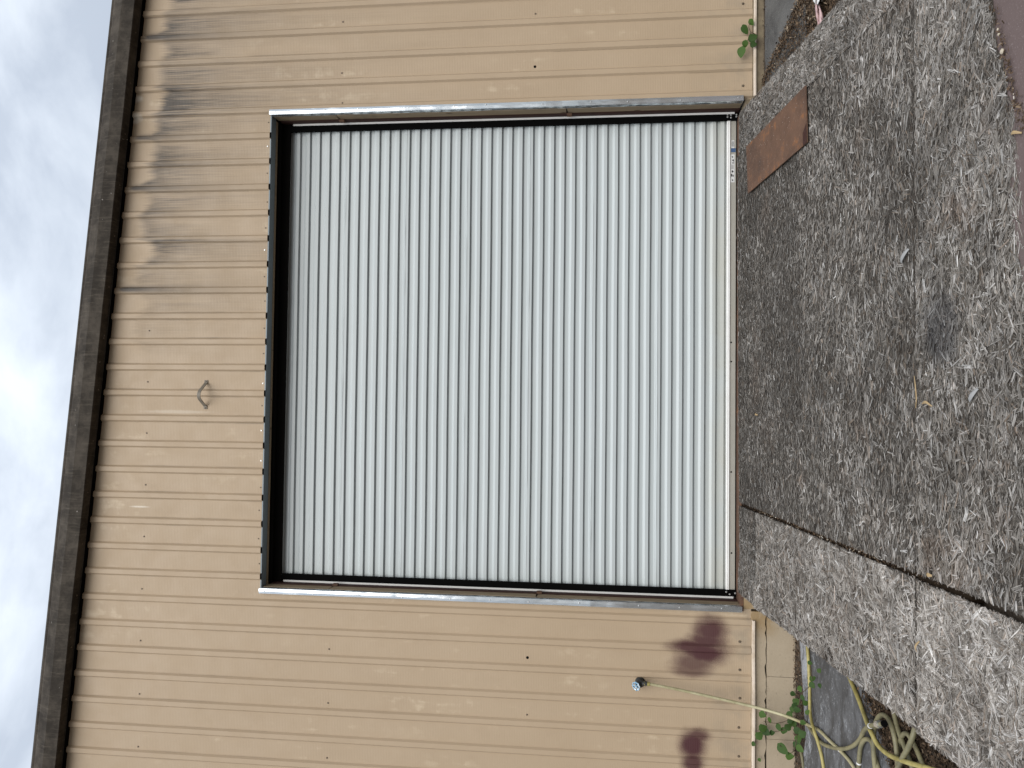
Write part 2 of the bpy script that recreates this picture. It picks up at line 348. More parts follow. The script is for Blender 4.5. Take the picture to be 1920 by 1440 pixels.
m = Mat('tan_screw', rough=0.5, metal=0.2); m.base((0.13, 0.10, 0.07)); M['tanscrew'] = m.m
m = Mat('painted_strap', rough=0.55); m.base(m.mix(m.noise(18, 4), (0.13, 0.115, 0.092), (0.24, 0.21, 0.165))); M['strap'] = m.m
m = Mat('pale_stone', rough=0.8); m.base(m.mix(m.objrand(), (0.36, 0.31, 0.23), (0.50, 0.45, 0.36))); M['stone'] = m.m
m = Mat('dry_straw', rough=0.8); m.base(m.mix(m.noise(40, 3), (0.25, 0.165, 0.075), (0.40, 0.30, 0.17))); M['straw'] = m.m
m = Mat('silver_chip', rough=0.8); m.base(m.mix(m.noise(30, 3), (0.20, 0.20, 0.20), (0.33, 0.335, 0.335))); M['chip'] = m.m

# ------------------------------------------------------------------ mesh helper
def put(o, parent=None, keep=True):
    C.objects.link(o)
    if parent is not None:
        o.parent = parent
        if keep:
            base = Vector(parent.location); p = parent.parent
            while p is not None: base += Vector(p.location); p = p.parent
            o.location = Vector(o.location)-base
    return o
def tag(o, label=None, cat=None, group=None, kind=None):
    if label: o['label'] = label
    if cat: o['category'] = cat
    if group: o['group'] = group
    if kind: o['kind'] = kind
    return o
def empty(name, loc=(0, 0, 0), parent=None):
    o = bpy.data.objects.new(name, None); o.empty_display_size = 0.1; o.location = loc; return put(o, parent)
class MB:
    def __init__(s): s.v = []; s.f = []
    def add(s, vs, fs):
        b = len(s.v); s.v += [tuple(q) for q in vs]; s.f += [tuple(b+i for i in q) for q in fs]; return s
    def box(s, x0, x1, y0, y1, z0, z1):
        return s.add([(x0,y0,z0),(x1,y0,z0),(x1,y1,z0),(x0,y1,z0),(x0,y0,z1),(x1,y0,z1),(x1,y1,z1),(x0,y1,z1)],
                     [(0,3,2,1),(4,5,6,7),(0,1,5,4),(1,2,6,5),(2,3,7,6),(3,0,4,7)])
    def hexa(s, a, b):                                  # two quads, bottom and top
        return s.add(list(a)+list(b), [(0,3,2,1),(4,5,6,7),(0,1,5,4),(1,2,6,5),(2,3,7,6),(3,0,4,7)])
    def extrude(s, prof, x0, x1, f=None, close=False, nx=1):
        """profile of (y,z) points drawn along X; f(x,y,z) bends it"""
        n = len(prof); vs = []
        for i in range(nx+1):
            x = x0+(x1-x0)*i/nx
            for (y, z) in prof: vs.append(f(x, y, z) if f else (x, y, z))
        fs = []
        for i in range(nx):
            for j in range(n if close else n-1):
                k = (j+1) % n; fs.append((i*n+j, (i+1)*n+j, (i+1)*n+k, i*n+k))
        if close: fs += [tuple(range(n)), tuple(nx*n+j for j in reversed(range(n)))]
        return s.add(vs, fs)
    def tube(s, pts, r, n=10, cap=True):
        pts = [Vector(p) for p in pts]; vs = []; fs = []; prev = None
        rr = r if isinstance(r, (list, tuple)) else [r]*len(pts)
        for i, p in enumerate(pts):
            t = (pts[min(i+1, len(pts)-1)]-pts[max(i-1, 0)]).normalized()
            if prev is None: a = t.orthogonal().normalized()
            else:
                a = (prev-t*prev.dot(t))
                a = a.normalized() if a.length > 1e-6 else t.orthogonal().normalized()
            prev = a; b = t.cross(a)
            for k in range(n):
                q = 2*math.pi*k/n; vs.append(p+(a*math.cos(q)+b*math.sin(q))*rr[i])
        for i in range(len(pts)-1):
            for k in range(n): fs.append((i*n+k, i*n+(k+1) % n, (i+1)*n+(k+1) % n, (i+1)*n+k))
        if cap: fs += [tuple(reversed(range(n))), tuple((len(pts)-1)*n+k for k in range(n))]
        return s.add(vs, fs)
    def build(s, name, mat, parent=None, smooth=False, bevel=0.0):
        me = bpy.data.meshes.new(name); me.from_pydata(s.v, [], s.f); me.update(); me.materials.append(mat)
        if smooth:
            for p in me.polygons: p.use_smooth = True
        o = bpy.data.objects.new(name, me); put(o, parent)
        if bevel:
            b = o.modifiers.new('bevel', 'BEVEL'); b.width = bevel; b.segments = 2; b.limit_method = 'ANGLE'
        return o
def spline(pts, n=10):
    P_ = [Vector(p) for p in pts]; P_ = [P_[0]*2-P_[1]]+P_+[P_[-1]*2-P_[-2]]; o = []
    for i in range(1, len(P_)-2):
        a, b, c, d = P_[i-1:i+3]
        for k in range(n):
            t = k/n; o.append(0.5*((2*b)+(c-a)*t+(2*a-5*b+4*c-d)*t*t+(3*b-a-3*c+d)*t**3))
    o.append(P_[-2]); return o

# ================================================================== GROUND
def sheet(name, mat, xs, ys, h, kind='structure', rough=0.0, edge=None):
    X, Y = np.meshgrid(xs, ys, indexing='ij'); Z = gz(X, Y)+h
    if rough: Z = Z+rng.normal(0, rough, Z.shape)
    if edge is not None: X, Y = edge(X, Y)
    nx, ny = X.shape; vs = np.stack([X, Y, Z], -1).reshape(-1, 3)
    fs = [(i*ny+j, (i+1)*ny+j, (i+1)*ny+j+1, i*ny+j+1) for i in range(nx-1) for j in range(ny-1)]
    me = bpy.data.meshes.new(name); me.from_pydata([tuple(q) for q in vs], [], fs); me.update(); me.materials.append(mat)
    for p in me.polygons: p.use_smooth = True
    o = bpy.data.objects.new(name, me); C.objects.link(o); o['kind'] = kind; return o
gx = np.concatenate([[-80, -30, -10, -4], np.arange(-2, 9.01, 0.1), [11, 16, 40, 85]])
gy = np.concatenate([[-80, -40, -18, -9, -6], np.arange(-4.4, 0.31, 0.1), [0.6, 2, 9]])
sheet('ground', M['soil'], gx, gy, 0.0, rough=0.003)
def e_as(X, Y):                                          # ragged outer edge of the asphalt
    k = (Y < -0.50); return X, Y+k*np.sin(X*7.3)*0.02
o = sheet('asphalt_path', M['asphalt'], np.arange(4.96, 9.0, 0.06), np.concatenate([[-0.86], np.arange(-0.80, -0.06, 0.06)]), 0.010, rough=0.0015, edge=e_as)
o['label'] = 'dark worn asphalt strip along the foot of the wall right of the ramp'
def y_end(x): return -2.695-0.25*(4.304-x)
def e_rp(X, Y):
    t = (Y+6.0)/(6.0-2.4); Y2 = -6.0+t*(np.minimum(y_end(X)+0.10, -2.35)+6.0); return X, Y2
o = sheet('pavement', M['redpave'], np.arange(2.6, 9.0, 0.1), np.linspace(-6.0, -2.4, 30), 0.006, edge=e_rp)
o['label'] = 'faded reddish pavement at the lower end of the ramp'

# ================================================================== METAL BUILDING
B = tag(empty('metal_building', (2.8, 0.0, 0.0)), 'tan ribbed metal building with soot streaked siding and a closed white roll up door', 'building')
XL, XR = 1.293, 5.062                                    # outer edges of the door trim
IL, IR = XL+0.043, XR-0.043
Z_BOT = -0.114
RH = 0.0145
def rib_profile(k0, k1, first):
    """(x, y) breakpoints of a sheet from rib k0 to rib k1; starts on the near side of rib k0, ends on top of rib k1"""
    pts = []
    for k in range(k0, k1+1):
        c = k*P
        seq = [(c-0.0305, 0.0), (c-0.0175, -RH), (c+0.0175, -RH), (c+0.0305, 0.0)]
        if k == k0: seq = [(c-0.035, -0.0012)]+[(x, y-0.0012) for x, y in seq]
        if k == k1: seq = seq[:3]; seq[2] = (c+0.010, -RH)
        pts += seq
    return pts
def siding_panel(k0, k1):
    pts = rib_profile(k0, k1, True)
    def yat(x):
        for (a, ya), (b, yb) in zip(pts, pts[1:]):
            if a <= x <= b: return ya+(yb-ya)*(x-a)/max(b-a, 1e-9)
        return 0.0
    xs = [p[0] for p in pts]
    for e in (XL+0.02, XR-0.02):
        if xs[0] < e < xs[-1]: xs += [e-1e-5, e+1e-5]
    xs = sorted(xs); mb = MB(); wob = random.uniform(-0.0015, 0.0015)
    for a, b in zip(xs, xs[1:]):
        if b-a < 5e-5: continue
        inside = (a+b)/2 > XL+0.02 and (a+b)/2 < XR-0.02
        za = (z_head(a) if inside else Z_BOT+wob); zb = (z_head(b) if inside else Z_BOT+wob)
        ta, tb = z_rake(a)+0.10, z_rake(b)+0.10
        n = 3 if inside else 10
        vs = []
        for i in range(n+1):
            t = i/n
            # slightly flattened rib ends where a sheet was cut
            vs += [(a, yat(a), za+(ta-za)*t), (b, yat(b), zb+(tb-zb)*t)]
        mb.add(vs, [(2*i, 2*i+1, 2*i+3, 2*i+2) for i in range(n)])
    o = mb.build('siding_panel', M['siding'], B)
    so = o.modifiers.new('thickness', 'SOLIDIFY'); so.thickness = 0.0009; so.offset = 1.0 if False else -1.0
    return o
for k in range(-7, 40, 4): siding_panel(k, k+4)
# rib caps: a second skin over the foot of three ribs at the right of the door
for k, px in ((26, 1291), (25, 1291), (27, 1036), (5, 1120)):
    zt = at_y(px, 100).z; c = k*P; mb = MB()
    prof = [(c-0.032, -0.0022), (c-0.0185, -RH-0.0026), (c+0.0185, -RH-0.0026), (c+0.032, -0.0022)]
    for (a, ya), (b, yb) in zip(prof, prof[1:]):
        mb.add([(a, ya, Z_BOT+0.004), (b, yb, Z_BOT+0.004), (b, yb, zt), (a, ya, zt)], [(0, 1, 2, 3)])
    mb.build('rib_cap', M['siding'], B)
# screws
def screw_mesh(name, r, h, mat):
    mb = MB(); n = 8
    mb.add([(r*1.5*math.cos(2*math.pi*i/n), 0, r*1.5*math.sin(2*math.pi*i/n)) for i in range(n)]+[(r*1.4*math.cos(2*math.pi*i/n), -h*0.35, r*1.4*math.sin(2*math.pi*i/n)) for i in range(n)]
           +[(r*0.85*math.cos(2*math.pi*i/n), -h*0.4, r*0.85*math.sin(2*math.pi*i/n)) for i in range(n)]+[(r*0.8*math.cos(2*math.pi*i/n), -h, r*0.8*math.sin(2*math.pi*i/n)) for i in range(n)],
           [(j*n+i, j*n+(i+1) % n, (j+1)*n+(i+1) % n, (j+1)*n+i) for j in range(3) for i in range(n)]+[tuple(3*n+i for i in range(n))])
    me = bpy.data.meshes.new(name); me.from_pydata(mb.v, [], [tuple(reversed(f)) for f in mb.f]); me.update(); me.materials.append(mat); return me
scr_t = screw_mesh('screw', 0.0048, 0.006, M['tanscrew']); scr_z = screw_mesh('screw', 0.0052, 0.006, M['zinc']); scr_k = screw_mesh('screw', 0.0075, 0.003, M['black'])
def screw(px, py, me=None, y=0.0, parent=B, sc=1.0):
    p = at_y(px, py, y); o = bpy.data.objects.new('screw', me or scr_t); o.location = p; o.scale = (sc, sc, sc); return put(o, parent)
for px, py in ((280, 620), (277, 716), (275, 812), (273, 909), (270, 1006), (266, 1104), (263.5, 1201), (261.5, 1301), (259, 1400),
               (643, 41), (641, 137), (642, 193), (617, 1217), (615, 1318), (613, 1421), (1004, 26), (988, 1340)): screw(px, py)
for px, py in ((1003, 125), (989, 1233), (990, 1130), (619, 1116)):
    o = screw(px, py, scr_k); o.name = 'drilled_hole'
for px, py in ((1387, 1203), (1387, 1256), (1387, 1309), (1385, 1364), (1385, 1418), (1393, 7), (1393, 161)): screw(px, py, scr_t, 0, B, 1.4)
for i in range(18):
    x = (7+i+0.5+random.uniform(-.12, .12))*P; q = bpy.data.objects.new('screw', scr_z if random.random() < 0.35 else scr_t); q.scale = (.8,)*3; q.location = (x, 0, z_head(x)+0.022+random.uniform(-.006, .006)); put(q, B)
# foam closures in the rib ends over the door
for k in range(7, 25):
    c = k*P; z = z_head(c); mb = MB()
    mb.hexa([(c-0.030, 0.004, z-0.005), (c-0.020, -RH-0.002, z-0.006), (c+0.020, -RH-0.002, z-0.006), (c+0.030, 0.004, z-0.005)],
            [(c-0.030, 0.004, z+0.012), (c-0.017, -RH-0.0012, z+0.003), (c+0.017, -RH-0.0012, z+0.003), (c+0.030, 0.004, z+0.012)])
    mb.build('foam_closure', M['black'], B)
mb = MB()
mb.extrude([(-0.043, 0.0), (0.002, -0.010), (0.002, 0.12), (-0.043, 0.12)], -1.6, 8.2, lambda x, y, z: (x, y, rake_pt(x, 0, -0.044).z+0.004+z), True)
mb.build('shade_strip', M['black'], B)  # black strip added under the rake, deep shade put in as colour
# rake trim in three lengths, with lap joints and screws
RK = empty('rake_trim', (2.8, -0.08, 5.0), B)
def rake(x0, x1, off):
    prof = [(-0.0, 0.262), (-0.076-off, 0.232), (-0.080-off, 0.226), (-0.116-off, 0.170), (-0.1165-off, 0.062), (-0.112-off, 0.055), (-0.048-off, 0.004), (-0.0455-off, -0.004), (-0.0445-off, -0.003), (-0.046-off, 0.014)]
    mb = MB(); n = int((x1-x0)/0.16)+1
    for i in range(n+1):
        x = x0+(x1-x0)*i/n; wv = math.sin(x*2.1)*0.0012+math.sin(x*5.7+1)*0.0006+(rng.normal(0, 0.0004))
        mb.v += [tuple(rake_pt(x, a+(wv if 0 < j < 7 else 0)*1.3, y+(wv if 0 < j < 7 else 0))) for j, (y, a) in enumerate(prof)]
    k = len(prof)
    mb.f += [(i*k+j, i*k+j+1, (i+1)*k+j+1, (i+1)*k+j) for i in range(n) for j in range(k-1)]
    return mb.build('trim_length', M['trim'], RK)
xa, xb = at_y(100, 1388, -0.11).x, at_y(190, 607, -0.11).x
rake(-1.6, xa+0.02, 0.0); rake(xa, xb+0.02, 0.0012); rake(xb, 8.2, 0.0024)
for k in range(-1, 31):
    if k % 2 == 0 or k in (0,):
        x = (k+0.1)*P; p = rake_pt(x, 0.026, -0.072); q = bpy.data.objects.new('screw', scr_t); q.location = p+Vector((0, -0.004, -0.004)); q.rotation_euler = (math.radians(60), 0, 0); q.scale = (.9,)*3; put(q, RK)
mb = MB(); mb.hexa([(-1.6, -0.06, rake_pt(-1.6, .22, -.06).z), (8.2, -0.06, rake_pt(8.2, .22, -.06).z), (8.2, 7.0, rake_pt(8.2, .22, -.06).z), (-1.6, 7.0, rake_pt(-1.6, .22, -.06).z)],
                   [(-1.6, -0.06, rake_pt(-1.6, .255, -.06).z), (8.2, -0.06, rake_pt(8.2, .255, -.06).z), (8.2, 7.0, rake_pt(8.2, .255, -.06).z), (-1.6, 7.0, rake_pt(-1.6, .255, -.06).z)])
mb.build('roof', M['trim'], B)
# foundation: an upper course and cracked lower blocks, with base flashing on top
def rough_slab(x0, x1, z0, z1, y, name, jag=0.004, n=None):
    n = n or max(4, int((x1-x0)/0.03)); mb = MB(); vs = []
    for i in range(n+1):
        x = x0+(x1-x0)*i/n; a, b = rng.normal(0, jag, 2)
        vs += [(x, y+rng.normal(0, 0.001), z0+a), (x, y+rng.normal(0, 0.001), z1+b*0.2), (x, 0.10, z1), (x, 0.10, z0)]
    mb.v = [tuple(q) for q in vs]
    for i in range(n): mb.f += [(4*i, 4*i+4, 4*i+5, 4*i+1), (4*i+1, 4*i+5, 4*i+6, 4*i+2), (4*i+3, 4*i+7, 4*i+4, 4*i)]
    mb.f += [(0, 1, 2, 3), (4*n+3, 4*n+2, 4*n+1, 4*n)]
    return mb.build(name, M['concrete'], B)
zc = -0.219
rough_slab(-1.6, 1.30, zc+0.004, -0.114, -0.012, 'foundation_course')
cuts = [-1.6, at_y(1460, 1385).x-0.9, at_y(1460, 1385).x, at_y(1460, 1268).x, at_y(1460, 1148).x, 1.45]
for a, b in zip(cuts, cuts[1:]): rough_slab(a+0.0015, b-0.0015, -0.62, zc-0.004, -0.016, 'foundation_block')
rough_slab(5.0, 8.2, -0.5, -0.114, -0.02, 'foundation_course')
MB().box(-1.6, 8.2, 0.02, 0.09, -0.6, -0.12).build('foundation_core', M['dark'], B)
for x0, x1 in ((-1.6, at_y(1407, 1161).x), (at_y(1410, 183).x, 8.2)):
    mb = MB(); mb.extrude([(0.004, Z_BOT-0.004), (-0.036, Z_BOT-0.006), (-0.039, Z_BOT-0.009), (-0.039, Z_BOT-0.022), (-0.030, Z_BOT-0.023), (-0.030, Z_BOT-0.014), (0.004, Z_BOT-0.012)], x0, x1,
        lambda x, y, z: (x, y+0.0015*math.sin(x*9)*(y < -.02), z+0.0015*math.sin(x*6+1)), True, 60)
    mb.build('base_flashing', M['flash'], B)
# door surround: galvanized jamb and head trim, lumber lining, red oxide steel, vinyl edge, black guide
D = empty('door_surround', (3.2, 0.0, 0.0), B)
def jamb(x_out, sgn, name, lean):
    """sgn +1: the left jamb, opening to its right"""
    def q(x, z): return x_out+sgn*x+lean*(z/3.6)
    zb, zt = -0.046, z_head(x_out)+0.0
    mb = MB(); prof = [(0.0, -0.003), (0.0, -0.031), (0.003, -0.034), (0.020, -0.0365), (0.040, -0.034), (0.043, -0.031), (0.0435, 0.012), (0.0415, 0.012), (0.041, -0.020), (0.0, -0.003)]
    n = 30; vs = []
    for i in range(n+1):
        z = zb+(zt-zb)*i/n; wv = 0.0012*math.sin(z*5.1+sgn)+rng.normal(0, 0.0007)
        vs += [(q(x, z), y+wv*(0 < j < 6), z) for j, (x, y) in enumerate(prof)]
    k = len(prof); mb.v = vs
    mb.f = [(i*k+j, i*k+j+1, (i+1)*k+j+1, (i+1)*k+j) if sgn < 0 else (i*k+j, (i+1)*k+j, (i+1)*k+j+1, i*k+j+1) for i in range(n) for j in range(k-1)]
    mb.build('jamb_trim', M['galv'], D)
    # lumber lining: three boards with open joints
    zs = [zb, 1.35+0.1*sgn, 3.05, zt-0.01]
    for a, b in zip(zs, zs[1:]):
        x0, x1 = 0.030, 0.0455+rng.normal(0, 0.001)
        m2 = MB(); A = [(q(x0, a), 0.013, a+0.003), (q(x1, a), 0.013, a+0.003), (q(x1, a), 0.095, a+0.004), (q(x0, a), 0.095, a+0.004)]
        T = [(q(x0, b), 0.013, b-0.003), (q(x1, b), 0.013, b-0.003), (q(x1, b), 0.095, b-0.012), (q(x0, b), 0.095, b-0.012)]
        m2.hexa(A, T) if sgn > 0 else m2.hexa([A[1], A[0], A[3], A[2]], [T[1], T[0], T[3], T[2]]); m2.build('lumber_lining', M['lumber'], D)
    def bar(x0, x1, y0, y1, z0, z1, nm, mt):
        A = [(q(x0, z0), y0, z0), (q(x1, z0), y0, z0), (q(x1, z0), y1, z0), (q(x0, z0), y1, z0)]; T = [(q(x0, z1), y0, z1), (q(x1, z1), y0, z1), (q(x1, z1), y1, z1), (q(x0, z1), y1, z1)]
        mm = MB(); mm.hexa(A, T) if sgn > 0 else mm.hexa([A[1], A[0], A[3], A[2]], [T[1], T[0], T[3], T[2]]); return mm.build(nm, mt, D)
    bar(0.028, 0.050, 0.097, 0.190, zb, zt-0.03, 'steel_jamb', M['oxide'])
    bar(0.050, 0.0535, 0.10, 0.185, zb, zt-0.05, 'steel_jamb', M['oxide'])
    bar(0.0545, 0.0690, 0.146, 0.150, zb+0.03, zt-0.12, 'guide_edge', M['vinyl'])
    bar(0.0690, 0.1160, 0.152, 0.170, zb+0.005, zt-0.03, 'door_guide', M['black'])
    bar(0.0600, 0.075, 0.1705, 0.30, zb+0.005, zt-0.03, 'door_guide', M['black'])
    # screws of the trim, and rusty weld lugs
    for z in np.linspace(0.05, zt-0.03, 11):
        z = z+random.uniform(-.07, .07); s_ = bpy.data.objects.new('screw', scr_z); s_.location = (q(0.020+random.uniform(-.006, .006), z), -0.0365, z); s_.scale = (.8,)*3; put(s_, D)
    for z in (1.33+0.1*sgn, 3.03): bar(0.050, 0.066, 0.085, 0.12, z-0.02, z+0.02, 'weld_lug', M['rust'])
jamb(XL, 1, 'left', 0.004); jamb(XR, -1, 'right', 0.012)
for z in (-0.03, 0.01, 0.035):                             # bolts at the guide feet
    for x in (IR-0.055, IR-0.035, IL+0.05): 
        s_ = bpy.data.objects.new('bolt', scr_z); s_.location = (x+random.uniform(-.01, .01), 0.150, z); s_.scale = (.95,)*3; put(s_, D)
def across(prof, x0, x1, name, mat, n=12): 
    mb = MB(); mb.extrude(prof, x0, x1, lambda x, y, z: (x, y, z_head(x)+z), True, n); return mb.build(name, mat, D)
across([(-0.004, 0.004), (-0.006, -0.006), (0.072, -0.010), (0.072, -0.007), (0.0, 0.006)], XL+0.004, XR-0.004, 'head_trim', M['galv_shaded'])
xm = at_y(512, 655).x
across([(0.073, -0.004), (0.073, -0.013), (0.105, -0.013), (0.105, -0.004)], IL, xm-0.002, 'lumber_lining', M['lumber'])
across([(0.073, -0.004), (0.073, -0.0125), (0.105, -0.0125), (0.105, -0.004)], xm+0.002, IR, 'lumber_lining', M['lumber'])
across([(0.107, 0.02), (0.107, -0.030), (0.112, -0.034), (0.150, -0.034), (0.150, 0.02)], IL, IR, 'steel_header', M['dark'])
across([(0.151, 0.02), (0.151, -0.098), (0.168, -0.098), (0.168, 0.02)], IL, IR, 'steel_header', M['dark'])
# near-black box added behind the curtain to keep light out
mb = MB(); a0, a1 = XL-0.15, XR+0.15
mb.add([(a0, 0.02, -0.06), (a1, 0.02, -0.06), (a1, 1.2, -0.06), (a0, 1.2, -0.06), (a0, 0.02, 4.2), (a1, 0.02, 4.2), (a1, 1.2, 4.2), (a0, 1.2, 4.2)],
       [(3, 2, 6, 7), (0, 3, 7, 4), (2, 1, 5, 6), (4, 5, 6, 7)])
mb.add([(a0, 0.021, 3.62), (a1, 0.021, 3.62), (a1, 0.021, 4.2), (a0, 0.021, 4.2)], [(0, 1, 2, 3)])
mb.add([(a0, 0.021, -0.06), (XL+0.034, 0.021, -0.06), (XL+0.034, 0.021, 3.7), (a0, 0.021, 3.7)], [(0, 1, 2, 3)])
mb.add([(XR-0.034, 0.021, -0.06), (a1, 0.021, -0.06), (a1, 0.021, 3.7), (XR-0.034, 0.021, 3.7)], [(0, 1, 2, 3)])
mb.build('light_block_box', M['dark'], B)
MB().box(XL+0.022, XR-0.022, -0.004, 1.2, -0.30, -0.062).build('door_sill', M['concrete'], B)
mb = MB(); mb.extrude([(0.17, -0.040), (0.0, -0.036), (-0.004, -0.038), (-0.004, -0.060), (0.0, -0.060), (0.002, -0.044), (0.17, -0.047)], XL+0.004, XR-0.10, lambda x, y, z: (x, y+0.002*math.sin(x*3), z), True, 30)
mb.build('sill_angle', M['rust'], B)
# ---- the roll up door: seven corrugated curtain panels, bottom bar, stickers
R_ = tag(empty('roll_up_door', (3.17, 0.2, -0.03), B), 'closed white corrugated roll up door')
CX0, CX1 = IL+0.030, IR-0.030
YF, YB, PT, PS = 0.186, 0.200, 0.0825, 0.495
def corr(z_led0, n, z_end=None):
    """profile of n corrugations rising from a ledge centre"""
    pr = []
    for i in range(n):
        z = z_led0+i*PT
        pr += [(YF, z-0.009), (YB, z+0.009), (YB, z+0.0350), (YB+0.007, z+0.0365), (YB+0.005, z+0.0455), (YF+0.002, z+0.0475), (YF, z+0.0495)]
    return pr
for j in range(-1, 7):
    zl = 0.560+PS*j; n = 6
    pr = corr(zl, n)
    y0 = pr[0]; pr = [(YF-0.0012, zl-0.0125), (YF-0.0012, zl-0.009), (YF+0.0055, zl-0.001), (YF+0.0045, zl+0.0005), (YF+0.008, zl+0.001)]+pr[1:]+[(YF, zl+PS-0.0105)]
    if j == 6: pr = [q for q in pr if q[1] < 3.66]
    mb = MB(); nx = 26; sag = rng.normal(0, 0.0012, (nx+1,))
    vs = []
    for i in range(nx+1):
        x = CX0+(CX1-CX0)*i/nx; t = i/nx-0.5
        for (y, z) in pr: vs.append((x, y+sag[i]*0.5+0.0025*math.sin(z*3+x), z-0.004*t*(z/3)*2+0.0008*math.sin(x*4+j)))
    k = len(pr); mb.v = vs; mb.f = [(i*k+q, (i+1)*k+q, (i+1)*k+q+1, i*k+q+1) for i in range(nx) for q in range(k-1)]
    mb.build('curtain_panel', M['curtain'], R_)
mb = MB(); mb.extrude([(0.196, 0.060), (0.180, 0.082), (0.178, 0.058), (0.178, 0.053), (0.200, 0.050), (0.200, 0.036)], CX0, CX1, None, False, 8)
mb.build('curtain_hem', M['curtain'], R_)
mb = MB(); mb.extrude([(0.200, 0.036), (0.166, 0.036), (0.160, 0.033), (0.158, 0.028), (0.161, 0.0255), (0.1605, 0.020), (0.157, 0.017), (0.160, 0.012), (0.200, 0.012)], CX0, CX1, None, True, 8)
mb.build('bottom_angle', M['vinyl'], R_)
mb = MB(); mb.extrude([(0.200, 0.0115), (0.1685, 0.0115), (0.1665, 0.008), (0.1675, -0.030), (0.171, -0.033), (0.200, -0.033)], CX0+0.004, CX1-0.006, None, True, 20)
mb.build('bottom_bar', M['bar'], R_)
MB().box(CX0, CX1, 0.172, 0.20, -0.047, -0.0335).build('bottom_seal', M['black'], R_)
for px, py in ((1371, 642), (1371, 678), (1371.5, 1037), (1371.5, 1077), (1371, 885)):
    s_ = screw(px, py, scr_k if py != 1077 else scr_z, 0.1668, R_, 0.6)
def plate(px0, px1, py0, py1, y, name, mat, th=0.0008):
    a, b = at_y(px0, py1, y), at_y(px1, py0, y); mb = MB(); mb.box(min(a.x, b.x), max(a.x, b.x), y-th, y, min(a.z, b.z), max(a.z, b.z)); return mb.build(name, mat, R_)
plate(1371.3, 1377, 263, 277.5, 0.1668, 'sticker', M['paper']); plate(1370.6, 1379.3, 278, 285.5, 0.1664, 'sticker', M['blue'], 0.0012); plate(1369.6, 1377.5, 289.5, 342, 0.1668, 'sticker', M['paper'])
ink = MB()
def mark(px0, px1, py0, py1):
    a, b = at_y(px0, py1, 0.1655), at_y(px1, py0, 0.1655); ink.box(min(a.x, b.x), max(a.x, b.x), 0.1655, 0.1658, min(a.z, b.z), max(a.z, b.z))
def markq(pts):
    q = [at_y(x, y, 0.1655) for x, y in pts]; ink.add(q, [tuple(range(len(q)))])
markq([(1371.5, 294), (1374.5, 292.5), (1374.5, 296.5)]); markq([(1372, 300), (1376, 298.6), (1376, 303.5)]); mark(1373, 1376.2, 304.5, 306.5)
for i in range(5): mark(1371.2, 1375.8, 309+i*1.7, 309.7+i*1.7)
markq([(1371.5, 321), (1373.6, 319), (1376, 322), (1373, 324)]); mark(1370.6, 1373, 326, 331); mark(1373.8, 1375.6, 327.5, 331.5); markq([(1371.5, 337.6), (1374.6, 335.8), (1375, 340), (1373, 338.8)])
for i in range(4): mark(1372.2+i*1.2, 1372.7+i*1.2, 265, 275)
ink.build('sticker_print', M['ink'], R_)

